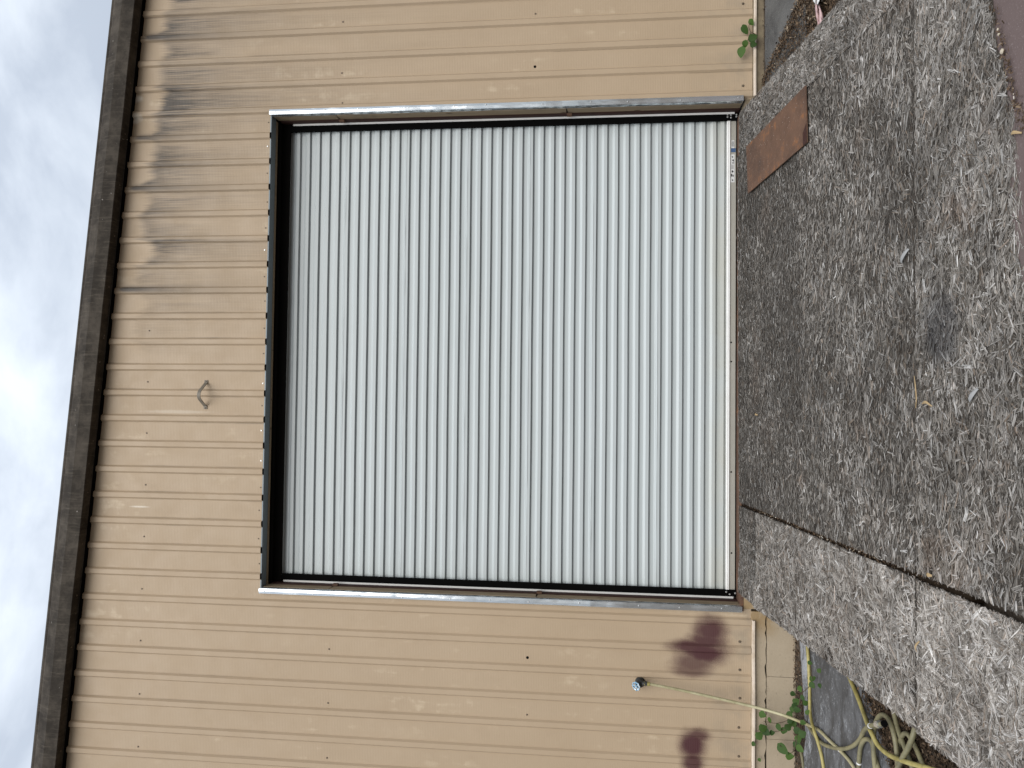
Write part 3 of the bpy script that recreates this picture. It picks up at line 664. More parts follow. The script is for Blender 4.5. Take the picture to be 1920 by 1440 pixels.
# ================================================================== RAMP
RP = tag(empty('wooden_ramp', (3.1, -1.4, -0.25)), 'weathered grey strand board ramp sloping down from the roll up door sill', 'ramp')
def strands(name, x0, x1, ya, yb, N, mat, parent, mean=0.0, sig=0.45, wild=0.2, Ls=(0.03, 0.11), seed=1, curl=0.004, clip=None, lift=None):
    """flakes pressed into a board, some lifting; ya, yb may be functions of x (near and far edge)"""
    r = np.random.default_rng(seed)
    ya_f = ya if callable(ya) else (lambda x: np.full_like(x, ya)); yb_f = yb if callable(yb) else (lambda x: np.full_like(x, yb))
    # each flake is a bundle of parallel fibres that has begun to come apart
    K = 5; NF = int(N*1.9)
    fx = r.uniform(x0, x1, NF); t = r.uniform(0, 1, NF); fy = yb_f(fx)+(ya_f(fx)-yb_f(fx))*t
    drift = 0.30*np.sin(fx*2.7+seed)*np.cos(fy*3.1+seed*2)*0.4+0.10*np.sin(fx*7.1+fy*6.0+seed)
    fa = np.where(r.random(NF) < wild, r.uniform(-math.pi/2, math.pi/2, NF), r.normal(mean, sig, NF)+drift)
    fL = r.uniform(Ls[0], Ls[1], NF)*np.where(r.random(NF) < 0.5, 0.5, 0.85)*np.where(r.random(NF) < 0.05, 1.5, 1.0)
    fW = np.clip(fL*r.uniform(0.06, 0.26, NF), 0.002, 0.014)*np.where(r.random(NF) < 0.04, 1.6, 1.0); fd = r.random(NF)
    ft, fr, fcu, fb = r.normal(0, 0.022, NF), r.normal(0, 0.20, NF), np.abs(r.normal(0, curl*0.5, NF))*(r.random(NF) < 0.10), r.normal(0, 0.004, NF)
    fo = r.uniform(0, 50, NF); fc = np.clip(0.05+0.55*fd+r.normal(0, 0.17, NF)+0.07*np.sin(fx*9+seed)*np.sin(fy*8), 0, 1)  # deeper strands coloured darker, shade of the gaps put into their tone
    nk = np.clip((fW/0.0045).astype(int), 1, K)
    rep_ = np.repeat(np.arange(NF), nk); N = len(rep_); kk = np.concatenate([np.arange(q) for q in nk]); q_ = nk[rep_]
    lat = ((kk+0.5)/q_-0.5)*fW[rep_]; lon = r.normal(0, 0.10, N)*fL[rep_]
    ang = fa[rep_]+r.normal(0, 0.035, N); L = fL[rep_]*r.uniform(0.65, 1.0, N); Wd = fW[rep_]/q_*r.uniform(0.55, 1.05, N)
    ca, sa = np.cos(ang), np.sin(ang); cx = fx[rep_]+ca*lon-sa*lat; cy = fy[rep_]+sa*lon+ca*lat
    depth = np.clip(fd[rep_]+r.normal(0, 0.05, N), 0, 1); h = 0.0012+depth**2*0.0058+r.normal(0, 0.0002, N)+np.sin(fr[rep_])*lat
    tilt, roll, cu, ben = ft[rep_], fr[rep_]+r.normal(0, 0.10, N), fcu[rep_]*L/0.08, fb[rep_]*L
    ts = np.array([-1, 0.1, 1.0]); tw = np.array([0.8, 1.0, 0.75])
    V_ = np.zeros((N, 3, 2, 3)); A_ = np.zeros((N, 3, 2, 3)); off = fo[rep_]
    for i in range(3):
        wi = Wd*np.clip(tw[i]*r.uniform(0.6, 1.25, N), 0.15, 1.2)
        for j, sg in enumerate((-0.5, 0.5)):
            a = ts[i]*L*0.5; b = sg*wi+ben*(ts[i]**2)
            V_[:, i, j, 0] = cx+ca*a-sa*b; V_[:, i, j, 1] = cy+sa*a+ca*b
            V_[:, i, j, 2] = h+tilt*a+np.sin(roll)*sg*wi+cu*(ts[i]**2)
            A_[:, i, j, 0] = a+off; A_[:, i, j, 1] = lat+b+off
    rnd = np.clip(fc[rep_]+r.normal(0, 0.07, N), 0, 1); A_[..., 2] = rnd[:, None, None]
    jx = r.normal(0, 0.004, N)[:, None, None]
    V_[..., 0] = np.clip(V_[..., 0], x0-0.003+jx, x1+0.003+jx)
    yy = V_[..., 1]; lo = yb_f(V_[..., 0]); hi = ya_f(V_[..., 0]); V_[..., 1] = np.clip(yy, lo-0.004+jx, hi+0.004+jx)
    if clip is not None: 
        keep = clip(cx, cy); V_, A_ = V_[keep], A_[keep]; N = len(V_)
    V_[..., 2] = np.maximum(V_[..., 2], 0.0006)+RZ0+RS*V_[..., 1]+(lift(V_[..., 0], V_[..., 1]) if lift else 0)
    idx = np.arange(N)[:, None]*6; quad = np.array([[0, 2, 3, 1], [2, 4, 5, 3]])
    F = (idx[:, :, None]+quad[None]).reshape(-1, 4)
    return raw(name, V_.reshape(-1, 3), F, A_.reshape(-1, 3), mat, parent)
def raw(name, Vv, F, A, mat, parent):
    me = bpy.data.meshes.new(name); nv, nf, k = len(Vv), len(F), F.shape[1]
    me.vertices.add(nv); me.vertices.foreach_set('co', Vv.astype(np.float32).ravel())
    me.loops.add(nf*k); me.loops.foreach_set('vertex_index', F.astype(np.int32).ravel())
    me.polygons.add(nf); me.polygons.foreach_set('loop_start', (np.arange(nf)*k).astype(np.int32)); me.polygons.foreach_set('loop_total', np.full(nf, k, np.int32))
    a = me.attributes.new('strand', 'FLOAT_VECTOR', 'POINT'); a.data.foreach_set('vector', A.astype(np.float32).ravel())
    me.update(calc_edges=True); me.validate(); me.materials.append(mat)
    o = bpy.data.objects.new(name, me); put(o, parent); o['kind'] = 'stuff'; return o
def board(x0, x1, ya, yb, N, mat, seed, lift=None, **kw):
    ya_f = ya if callable(ya) else (lambda x: ya); yb_f = yb if callable(yb) else (lambda x: yb)
    n = max(8, int((x1-x0)/0.04)); ny = 14; mb = MB(); vs = []
    for i in range(n+1):
        x = x0+(x1-x0)*i/n; a, b = float(ya_f(np.float64(x))), float(yb_f(np.float64(x)))
        for j in range(ny+1):
            y = a+(b-a)*j/ny; l = float(lift(np.float64(x), np.float64(y))) if lift else 0.0
            vs.append((x, y, ramp_z(y)+l))
        for y in (b, a):
            l = float(lift(np.float64(x), np.float64(y))) if lift else 0.0; vs.append((x, y, ramp_z(y)+l-0.012))
    k = ny+3; mb.v = vs
    mb.f = [(i*k+j, i*k+(j+1) % k, (i+1)*k+(j+1) % k, (i+1)*k+j) for i in range(n) for j in range(k)]+[tuple(range(k)), tuple(n*k+j for j in reversed(range(k)))]
    o = mb.build('ramp_board', M['board'], RP)
    A_ = (lambda x: np.vectorize(lambda q: float(ya_f(q)))(x)) if callable(ya) else ya
    B_ = (lambda x: np.vectorize(lambda q: float(yb_f(q)))(x)) if callable(yb) else yb
    strands('wood_strands', x0, x1, A_, B_, N, mat, o, seed=seed, lift=lift, **kw); return o
SA, SB, SC, SD = 1.420, 2.060, 2.086, 4.640
y1, y2 = -1.040, -2.216
def near_main(x): return 0.006+0.055*(x-2.08)/2.56+0.004*math.sin(x*5.0)
def near_left(x): return 0.004-0.020*math.sin((x-1.42)*4.5)**2
def left_lift(x, y): return 0.020*np.exp(-((x-1.46)/0.14)**2)*np.exp(-((y+0.35)/0.30)**2)+0.010*np.exp(-((x-1.95)/0.12)**2)*np.exp(-((y+1.0)/0.4)**2)+0.004*np.sin(y*4.0)*np.sin(x*5)
def end_rag(x): return max(-3.25, y_end(x)+0.010*math.sin(x*11)+0.007*math.sin(x*29+1)+0.006*math.sin(x*71))
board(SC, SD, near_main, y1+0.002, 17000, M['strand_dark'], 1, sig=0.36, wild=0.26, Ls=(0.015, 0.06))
board(SC, SD, y1-0.002, y2+0.006, 20000, M['strand'], 2, sig=0.36, wild=0.28, Ls=(0.018, 0.075))
board(SC, SD, y2-0.006, end_rag, 18500, M['strand'], 3, sig=0.44, wild=0.32, Ls=(0.016, 0.085), curl=0.006)
def cut_hi(x): return -0.334-0.003*math.sin(x*9)-0.004*math.exp(-((x-1.78)/0.2)**2)
def cut_lo(x): return -0.341-0.002*math.sin(x*13+1)-0.006*math.exp(-((x-1.78)/0.2)**2)
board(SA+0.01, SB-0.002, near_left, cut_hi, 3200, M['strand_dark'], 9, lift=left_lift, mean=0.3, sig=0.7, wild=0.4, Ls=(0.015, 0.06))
board(SA, SB, cut_lo, lambda x: y2+0.004+0.006*math.sin((x-1.42)*4.8), 9500, M['strand_pale'], 4, lift=left_lift, mean=0.7, sig=0.9, wild=0.6, Ls=(0.02, 0.125), curl=0.006)
board(SA-0.012, SB-0.004, lambda x: y2-0.010-0.004*math.sin(x*17), lambda x: -3.25, 6500, M['strand_pale'], 5, mean=-0.6, sig=0.9, wild=0.6, Ls=(0.02, 0.14), curl=0.007)
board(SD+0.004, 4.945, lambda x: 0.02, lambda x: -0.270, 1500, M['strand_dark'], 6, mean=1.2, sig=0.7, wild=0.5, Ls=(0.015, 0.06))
board(SD+0.006, 4.94, lambda x: -0.279, lambda x: -1.62, 5200, M['strand'], 7, mean=1.3, sig=0.6, wild=0.4, Ls=(0.018, 0.075))
board(SD+0.004, 4.945, lambda x: -1.626, end_rag, 4300, M['strand'], 8, mean=0.9, sig=0.6, wild=0.4, Ls=(0.02, 0.08), curl=0.006)
# bearers under the boards
for x in (1.44, 2.071, 2.72, 3.36, 4.0, 4.643, 4.92):
    mb = MB(); hw = 0.02; mb.hexa([(x-hw, 0.0, -0.40 if x < 2.5 else -0.3), (x+hw, 0.0, -0.40 if x < 2.5 else -0.3), (x+hw, -2.55, -0.46), (x-hw, -2.55, -0.46)][::-1],
        [(x-hw, 0.0, ramp_z(0)-0.016), (x+hw, 0.0, ramp_z(0)-0.016), (x+hw, -2.55, ramp_z(-2.55)-0.016), (x-hw, -2.55, ramp_z(-2.55)-0.016)][::-1]); mb.build('bearer', M['gapwood'], RP)
# rusty plate lying across the seam
pc = [at_ramp(1510, 160, 0.022), at_ramp(1399, 275, 0.022), at_ramp(1402, 363, 0.022), at_ramp(1513, 267, 0.022)]
PL = tag(empty('steel_plate', (4.49, -0.62, ramp_z(-0.62)+0.01)), 'flat rusty brown steel plate lying across the ramp near the right side of the door', 'steel plate')
mb = MB(); th = 0.007; n = 10
def bil(u, v): return pc[0].lerp(pc[1], u).lerp(pc[3].lerp(pc[2], u), v)
vs = [tuple(bil(i/n, j/n)+Vector((0, 0, -th*k))) for k in (0, 1) for i in range(n+1) for j in range(n+1)]
q = (n+1)**2; fs = []
for i in range(n):
    for j in range(n):
        a = i*(n+1)+j; fs += [(a, a+n+1, a+n+2, a+1), (q+a, q+a+1, q+a+n+2, q+a+n+1)]
for i in range(n):
    for a, b in ((i, i+1), ((n)*(n+1)+i+1, n*(n+1)+i), ((i+1)*(n+1), i*(n+1)), (i*(n+1)+n, (i+1)*(n+1)+n)): fs.append((a, b, q+b, q+a))
mb.v = vs; mb.f = fs; mb.build('plate', M['rust'], PL)
a_, b_, c_ = bil(0.0, 1.0), bil(0.0, 0.66), bil(0.045, 1.0)
mb = MB(); mb.add([a_+Vector((0, 0, .0012)), b_+Vector((0, 0, .0012)), bil(0.05, .78)+Vector((0, 0, .0012)), bil(0.055, 1.0)+Vector((0, 0, .0012))], [(0, 3, 2, 1)]); mb.build('dark_patch', M['oxide'], PL)

# ================================================================== LOOSE THINGS ON THE GROUND
SL = MB(); spx = [(1497, 1185), (1505, 1300), (1510, 1380), (1503, 1440), (1500, 1480), (1680, 1480), (1668, 1440), (1632, 1330), (1600, 1262), (1560, 1232)]
pts = [at_g(px, py, 0.02) for px, py in spx]
# rounded worn edge: inset ring on top, outer ring lower
ctr = sum(pts, Vector())/len(pts)
dense = []
for a, b in zip(pts, pts[1:]+pts[:1]):
    for i in range(6): dense.append(a.lerp(b, i/6)+Vector((random.uniform(-.006, .006), random.uniform(-.006, .006), 0)))
nD = len(dense); rings = []
for k, (s_, dz) in enumerate(((1.02, -0.028), (1.0, -0.006), (0.985, 0.0), (0.8, 0.004), (0.5, 0.002), (0.2, 0.0))):
    rings.append([ctr+(p-ctr)*s_+Vector((0, 0, dz+(0.003*math.sin(p.x*17+p.y*9)*(k > 2)))) for p in dense])
SL.v = [tuple(p) for r in rings for p in r]
SL.f = [(k*nD+i, (k+1)*nD+i, (k+1)*nD+(i+1) % nD, k*nD+(i+1) % nD) for k in range(5) for i in range(nD)]+[tuple(5*nD+i for i in range(nD))]
o = SL.build('paving_slab', M['slab'], None, smooth=True)
import bmesh
def fixn(o):
    bm = bmesh.new(); bm.from_mesh(o.data); bmesh.ops.recalc_face_normals(bm, faces=bm.faces); bm.to_mesh(o.data); bm.free()
fixn(o)
tag(o, 'worn blue grey slab on the ground under the hoses left of the ramp', 'slab')
def litter(name, poly, N, label, h=0.0, size=(0.008, 0.03), seed=3, on='g', hh=0.02, light=0.0):
    r = np.random.default_rng(seed)
    P3 = [np.array(at_g(*p, h) if on == 'g' else at_ramp(*p, h)) for p in poly]
    tri = [(P3[0], P3[i], P3[i+1]) for i in range(1, len(P3)-1)]; ar = np.array([np.linalg.norm(np.cross(b-a, c-a)) for a, b, c in tri]); ar /= ar.sum()
    ti = r.choice(len(tri), N, p=ar); T = np.array(tri)[ti]; u, v = r.random(N), r.random(N); fl = u+v > 1; u[fl] = 1-u[fl]; v[fl] = 1-v[fl]
    c = T[:, 0]+(T[:, 1]-T[:, 0])*u[:, None]+(T[:, 2]-T[:, 0])*v[:, None]; c = c+r.normal(0, 0.012, c.shape)*np.array([1, 1, 0])
    L = r.uniform(*size, N); Wd = L*r.uniform(0.10, 0.6, N); ang = r.uniform(0, math.pi, N); ti_ = r.normal(0, 0.35, N); ro = r.normal(0, 0.5, N); z = r.random(N)**1.5*hh
    Vv = np.zeros((N, 4, 3)); A = np.zeros((N, 4, 3)); ca, sa = np.cos(ang), np.sin(ang)
    for k, (a, b) in enumerate(((-.5, -.5), (.5, -.35), (.5, .4), (-.5, .5))):
        aa, bb = a*L, b*Wd; Vv[:, k, 0] = c[:, 0]+ca*aa-sa*bb; Vv[:, k, 1] = c[:, 1]+sa*aa+ca*bb; Vv[:, k, 2] = c[:, 2]+0.004+z+ti_*aa+ro*bb+0.0
    A[..., 2] = np.clip(r.beta(1.6, 2.2, N)+light, 0, 1)[:, None]
    o = raw(name, Vv.reshape(-1, 3), np.arange(N*4).reshape(-1, 4), A.reshape(-1, 3), M['litter'], None); o['label'] = label; o['category'] = 'leaf litter'; return o
litter('leaf_litter', [(1424, 172), (1456, 122), (1490, 55), (1512, 0), (1520, -40), (1610, -40), (1578, 0), (1535, 54), (1482, 110), (1430, 168)], 9000, 'dry brown leaf litter heaped along the right edge of the ramp', seed=3, hh=0.03, light=0.02, size=(0.005, 0.02))
litter('leaf_litter', [(1604, 1262), (1636, 1320), (1668, 1400), (1684, 1460), (1830, 1470), (1800, 1440), (1716, 1372), (1640, 1300)], 5200, 'dark brown leaf litter between the grey slab and the left edge of the ramp', seed=4, hh=0.02, light=-0.14, size=(0.006, 0.022))
litter('leaf_litter', [(1487, 1185), (1499, 1185), (1508, 1300), (1512, 1400), (1502, 1470), (1489, 1470)], 1500, 'thin line of dead leaves along the foot of the tan foundation left of the ramp', seed=5, hh=0.015, size=(0.006, 0.02), light=-0.02)
litter('leaf_litter', [(1427, 0), (1441, 0), (1441, 160), (1425, 190)], 500, 'fine dirt and leaves against the foundation right of the door', seed=6, hh=0.01, size=(0.005, 0.018), light=-0.12)
litter('leaf_litter', [(1416, 954), (1640, 1042), (1760, 1093), (1760, 1089), (1640, 1037), (1416, 950)], 1100, 'crumbs of dead leaves caught in the gap between the two ramp boards', h=-0.012, seed=7, on='r', hh=0.010, size=(0.004, 0.013), light=0.14)
litter('leaf_litter', [(1862, 0), (1884, 60), (1900, 140), (1914, 230), (1930, 260), (1900, 200), (1872, 60), (1850, 0)], 380, 'pale crumbs and leaves along the broken lower edge of the ramp', h=0.004, seed=8, on='r', hh=0.006, size=(0.004, 0.014), light=0.05)

# ---- hoses
HG = 'garden hoses left of the ramp'
def hose(pts, r, mat, label, name='garden_hose', extra=None):
    p = spline(pts, 9); base = min(pts, key=lambda q: Vector(q).z)
    H = tag(empty(name, Vector(base)), label, 'hose', HG)
    mb = MB(); n = len(p); mb.tube(p, r, 10); mb.build('hose_tube', mat, H, smooth=True); return H, p
def clamp(H, p, t, r, mat=None, ln=0.012, name='hose_clamp'):
    i = int(t*(len(p)-1)); d = (p[min(i+1, len(p)-1)]-p[max(i-1, 0)]).normalized()
    MB().tube([p[i]-d*ln, p[i]+d*ln], r, 12).build(name, mat or M['white'], H, smooth=False)
def G(px, py, h): return at_g(px, py, h)
tap = at_y(1193, 1283, -0.06)
r1 = 0.0102
endA = G(1521, 1362, 0.04)
pA = [at_y(1213, 1282, -0.075), at_y(1232, 1285, -0.076), at_y(1300, 1299, -0.085), at_y(1400, 1322, -0.13), at_y(1460, 1338, -0.20), at_y(1500, 1353, -0.30), G(1526, 1364, 0.034), G(1538, 1371, 0.032), G(1555, 1388, 0.032), G(1580, 1412, 0.034), G(1600, 1437, 0.034), G(1622, 1480, 0.034)]
H, p = hose(pA, r1, M['hose_pale'], 'pale yellow hose running from the wall tap down across the tan foundation')
clamp(H, p, 0.004, r1*1.35, M['hose_yellow'], 0.02, 'hose_collar'); clamp(H, p, 0.80, r1*1.1)
pB = [G(1512, 1188, 0.034), G(1513, 1205, 0.034), G(1516, 1240, 0.036), G(1518, 1290, 0.036), G(1519, 1335, 0.046), G(1525, 1365, 0.062), G(1534, 1393, 0.05), G(1541, 1420, 0.036), G(1546, 1455, 0.034), G(1549, 1500, 0.034)]
H, p = hose(pB, r1*1.02, M['hose_yellow'], 'yellow hose lying straight along the foundation and coming out from under the ramp')
pC = [G(1586, 1255, 0.03), G(1593, 1271, 0.032), G(1605, 1299, 0.036), G(1618, 1333, 0.04), G(1627, 1358, 0.075), G(1634, 1374, 0.085), G(1647, 1398, 0.075), G(1668, 1416, 0.07), G(1700, 1429, 0.075), G(1745, 1442, 0.06), G(1800, 1462, 0.04)]
H, p = hose(pC, r1*1.12, M['hose_yellow'], 'yellow hose slanting across the grey slab from the ramp edge over the coils')
pD = [G(1508, 1352, 0.03), G(1517, 1363, 0.03), G(1527, 1378, 0.032), G(1542, 1394, 0.034), G(1562, 1402, 0.036), G(1582, 1404, 0.04), G(1600, 1398, 0.04), G(1613, 1385, 0.042), G(1620, 1370, 0.07), G(1632, 1361, 0.10), G(1656, 1357, 0.10)]
H, p = hose(pD, r1*1.12, M['hose_grey'], 'dirty grey hose curving across the slab to an open grey coupling')
clamp(H, p, 0.90, r1*1.3, M['white'], 0.004); clamp(H, p, 0.975, r1*1.75, M['galv'], 0.018, 'coupling'); 
d = (p[-1]-p[-3]).normalized(); MB().tube([p[-1]+d*0.006, p[-1]+d*0.018], r1*1.5, 12).build('coupling_mouth', M['black'], H)
pE = [G(1608, 1490, 0.03), G(1610, 1440, 0.034), G(1613, 1405, 0.04), G(1619, 1389, 0.045), G(1628, 1386, 0.046), G(1636, 1395, 0.044), G(1640, 1418, 0.04), G(1650, 1450, 0.036), G(1657, 1485, 0.034), G(1648, 1490, 0.036), G(1640, 1432, 0.05), G(1638, 1395, 0.06), G(1640, 1362, 0.062), G(1648, 1344, 0.058), G(1658, 1341, 0.056), G(1668, 1352, 0.056), G(1677, 1380, 0.055), G(1682, 1415, 0.052), G(1684, 1450, 0.045), G(1686, 1490, 0.04)]
H, p = hose(pE, r1*1.15, M['hose_grey'], 'olive hose looped into two upright arches on the grey slab')
clamp(H, p, 0.07, r1*1.3, M['white'], 0.004)
pF = [G(1672, 1318, 0.03), G(1676, 1335, 0.03), G(1682, 1362, 0.034), G(1694, 1395, 0.04), G(1704, 1420, 0.04), G(1712, 1445, 0.036), G(1722, 1490, 0.034)]
hose(pF, r1*1.12, M['hose_grey'], 'olive hose coming from under the left ramp edge beside the loops')
pG = [G(1724, 1335, 0.05), G(1717, 1360, 0.06), G(1711, 1382, 0.075), G(1703, 1402, 0.08), G(1692, 1422, 0.075), G(1680, 1448, 0.06), G(1668, 1490, 0.04)]
hose(pG, r1*1.2, M['hose_grey'], 'thick olive hose end bending down beside the ramp corner')
pI = [G(1684, 1408, 0.03), G(1688, 1390, 0.034), G(1694, 1377, 0.036), G(1702, 1377, 0.036), G(1712, 1392, 0.036), G(1722, 1413, 0.034), G(1734, 1445, 0.032), G(1746, 1490, 0.03)]
hose(pI, r1*1.05, M['hose_grey'], 'small tight hose loop on the leaf litter nearest the ramp corner')
pJ = [G(1496, 1396, 0.03), G(1502, 1412, 0.032), G(1506, 1436, 0.032), G(1510, 1480, 0.03)]
hose(pJ, r1*0.95, M['hose_grey'], 'short grey hose piece between the vine and the slab edge')

# ---- tap on the wall
TP = tag(empty('wall_tap', at_y(1193, 1283, 0.0)), 'black hose tap with a chipped blue wheel handle on the tan siding', 'tap')
c0 = at_y(1200, 1278, 0.0); 
def lathe(prof, origin, axis, n=16):
    axis = Vector(axis).normalized(); a = axis.orthogonal().normalized(); b = axis.cross(a); mb = MB(); vs = []
    for (d, r) in prof:
        for k in range(n): t = 2*math.pi*k/n; vs.append(Vector(origin)+axis*d+(a*math.cos(t)+b*math.sin(t))*r)
    k_ = len(prof); mb.v = [tuple(q) for q in vs]
    mb.f = [(i*n+k, i*n+(k+1) % n, (i+1)*n+(k+1) % n, (i+1)*n+k) for i in range(k_-1) for k in range(n)]+[tuple(reversed(range(n))), tuple((k_-1)*n+k for k in range(n))]
    return mb
ax = Vector((-0.12, -0.75, 0.55)).normalized()
lathe([(0.0, 0.036), (0.006, 0.036), (0.008, 0.030), (0.03, 0.027), (0.045, 0.027), (0.05, 0.020)], c0, (0, -1, 0)).build('tap_body', M['tap'], TP, smooth=True)
lathe([(0.0, 0.024), (0.03, 0.024), (0.034, 0.017), (0.05, 0.012)], c0+Vector((0, -0.030, 0)), ax).build('bonnet', M['tap'], TP, smooth=True)
wc = c0+Vector((0, -0.030, 0))+ax*0.056
mb = MB(); a = ax.orthogonal().normalized(); b = ax.cross(a)
ringp = [wc+(a*math.cos(t)+b*math.sin(t))*(0.028+0.0022*math.cos(8*t)) for t in np.linspace(0, 2*math.pi, 33)]
mb.tube(ringp, 0.0058, 8, False); mb.build('handle_rim', M['wheel'], TP, smooth=True)
mb = MB()
for t in np.linspace(0, 2*math.pi, 6)[:-1]: mb.tube([wc, wc+(a*math.cos(t)+b*math.sin(t))*0.027], 0.0045, 6)
mb.build('handle_spokes', M['wheel'], TP); lathe([(-0.006, 0.010), (0.005, 0.010), (0.008, 0.006)], wc, ax).build('handle_hub', M['wheel'], TP)
q0 = c0+Vector((0, -0.036, -0.015)); q1 = at_y(1209, 1281, -0.073)
MB().tube([q0, q0.lerp(q1, 0.5)+Vector((0, -0.004, 0)), q1], [0.020, 0.016, 0.0145], 12).build('spout', M['tap'], TP, smooth=True)
dq = (at_y(1213, 1282, -0.075)-q1).normalized(); MB().tube([q1-dq*0.004, q1+dq*0.016], 0.0165, 8).build('hose_nut', M['tap'], TP)

# ---- bent strap on the siding above the door
WH = tag(empty('wall_strap', at_y(386, 738, 0.0)), 'tan bent metal strap standing off the siding above the door', 'strap')
e0, e1 = at_y(385.5, 713, -0.001), at_y(386.5, 767, -0.001); zz = (e0.z+e1.z)/2; xs0, xs1 = min(e0.x, e1.x), max(e0.x, e1.x); Lx = xs1-xs0
path = [(0.0, -0.004), (0.10, -0.006), (0.14, -0.018), (0.30, -0.075), (0.38, -0.098), (0.46, -0.108), (0.56, -0.106), (0.64, -0.094), (0.72, -0.070), (0.88, -0.016), (0.92, -0.006), (1.0, -0.004)]
sp_ = spline([Vector((xs0+Lx*t, y, zz+0.003*math.sin(t*6))) for t, y in path], 5); mb = MB(); vs = []
for i, q in enumerate(sp_):
    t = (sp_[min(i+1, len(sp_)-1)]-sp_[max(i-1, 0)]).normalized(); nrm = Vector((t.y, -t.x, 0)); 
    for du, dz in ((-.0025, -.013), (.0025, -.013), (.0025, .013), (-.0025, .013)): vs.append(tuple(q+nrm*du+Vector((0, 0, dz))))
k = len(sp_); mb.v = vs; mb.f = [(4*i+j, 4*i+(j+1) % 4, 4*i+4+(j+1) % 4, 4*i+4+j) for i in range(k-1) for j in range(4)]+[(3, 2, 1, 0), (4*k-4, 4*k-3, 4*k-2, 4*k-1)]
o = mb.build('strap_bow', M['strap'], WH); fixn(o)
for x in (xs0+0.008, xs1-0.008):
    s_ = bpy.data.objects.new('screw', scr_t); s_.location = (x, -0.006, zz); put(s_, WH)

# ---- vines
def leaf_mesh(kind):
    n = 7; rows = []
    for i in range(n+1):
        t = i/n; wd = (math.sin(math.pi*t**0.72)**0.8)*0.46*(1.0 if kind == 0 else 0.85) if 0 < t < 1 else 0.0
        if kind == 0 and i in (2, 3, 4): wd *= 1.0+(0.10 if i % 2 else -0.03)
        rows.append((t-0.06*(i == 0), wd, -0.10*t*t))
    vs = []; fs = []
    for t, wd, dz in rows: vs += [(-wd, t-0.10*wd*(t < .35), dz+0.26*wd*wd+0.06*wd), (0, t, dz), (wd, t-0.10*wd*(t < .35), dz+0.26*wd*wd+0.06*wd)]
    for i in range(n):
        a = 3*i; fs += [(a, a+1, a+4, a+3), (a+1, a+2, a+5, a+4)]
    me = bpy.data.meshes.new('leaf'); me.from_pydata(vs, [], fs); me.update(); me.materials.append(M['leaf'])
    for p_ in me.polygons: p_.use_smooth = True
    return me
LM = [leaf_mesh(0), leaf_mesh(1)]
def vine(loc, label, leaves, stems):
    T = tag(empty('vine', loc), label, 'vine', None)
    for (px, py, sz, y, ang) in leaves:
        c = at_y(px, py, y) if y is not None else at_g(px, py, random.uniform(0.05, 0.12))
        dist = (c-CAM).dot(FW); L = sz/FPX*dist*1.15
        view = (CAM-c).normalized()
        nrm = (view+Vector((random.uniform(-.4, .4), random.uniform(-.2, .2), random.uniform(0.1, .9)))).normalized()
        dirv = -UP*math.cos(ang)-RT*math.sin(ang) if ang is not None else None     # 0: tip pointing down
        dirv = (dirv-nrm*dirv.dot(nrm)).normalized(); side = dirv.cross(nrm)
        mtx = Matrix((side, dirv, nrm)).transposed().to_4x4()
        o = bpy.data.objects.new('leaf', random.choice(LM)); o.matrix_world = Matrix.Translation(c-dirv*L*0.5) @ mtx @ Matrix.Diagonal((L, L, L, 1)); 
        loc_, rot_, sc_ = o.matrix_world.decompose(); o.rotation_mode = 'QUATERNION'; o.location = loc_; o.rotation_quaternion = rot_; o.scale = sc_; put(o, T)
    for s in stems: MB().tube(spline(s, 5), 0.0025, 5).build('stem', M['stem'], T)
    return T
R_a = lambda: random.uniform(-1.6, 1.6)
left = [(1430, 1340, 12, -.07, .4), (1443, 1351, 10, -.07, 1.4), (1431, 1365, 14, -.08, -.3), (1437, 1373, 13, -.09, .6), (1424, 1379, 14, -.08, -.8), (1460, 1364, 12, -.09, .9), (1470, 1370, 11, -.1, .2), (1478, 1363, 12, -.1, -.9), (1448, 1374, 9, -.09, .1),
        (1481, 1341, 12, -.1, .8), (1482, 1352, 11, -.12, -.4), (1485, 1331, 10, -.1, 1.2), (1495, 1331, 12, None, .3), (1493, 1315, 12, None, -.7), (1505, 1309, 10, None, 1.0), (1511, 1318, 10, None, -.2), (1500, 1292, 10, None, .8), (1490, 1322, 11, None, -1.2),
        (1496, 1370, 14, None, .2), (1505, 1376, 13, None, -.5), (1497, 1386, 13, None, 1.1), (1468, 1405, 21, -.12, .5), (1481, 1418, 15, -.14, .2), (1500, 1404, 14, None, .6), (1494, 1396, 13, None, -.6),
        (1519, 1243, 8, None, .4), (1524, 1272, 11, None, -.3), (1523, 1285, 11, None, .7), (1537, 1286, 8, None, 1.2), (1536, 1257, 8, None, -.9), (1487, 1301, 9, None, .5), (1514, 1335, 9, None, -.8), (1506, 1355, 10, None, .4), (1489, 1358, 11, -.12, .9), (1413, 1395, 8, -.05, .2), (1424, 1425, 6, -.05, 1.0)]
vine(G(1495, 1345, 0.0), 'green vine with rounded leaves climbing the tan foundation beside the hoses', left,
     [[G(1492, 1352, 0.0), G(1492, 1340, 0.08), at_y(1478, 1350, -.1), at_y(1455, 1356, -.08), at_y(1432, 1352, -.06)], [G(1492, 1352, 0.0), at_y(1478, 1366, -.1), at_y(1450, 1372, -.08), at_y(1424, 1372, -.07)],
      [G(1492, 1352, 0.0), G(1494, 1385, 0.08), at_y(1484, 1412, -.13), at_y(1462, 1398, -.11)], [G(1492, 1352, 0.02), G(1498, 1322, 0.07), G(1504, 1300, 0.06), G(1522, 1280, 0.06), G(1520, 1245, 0.05)]])
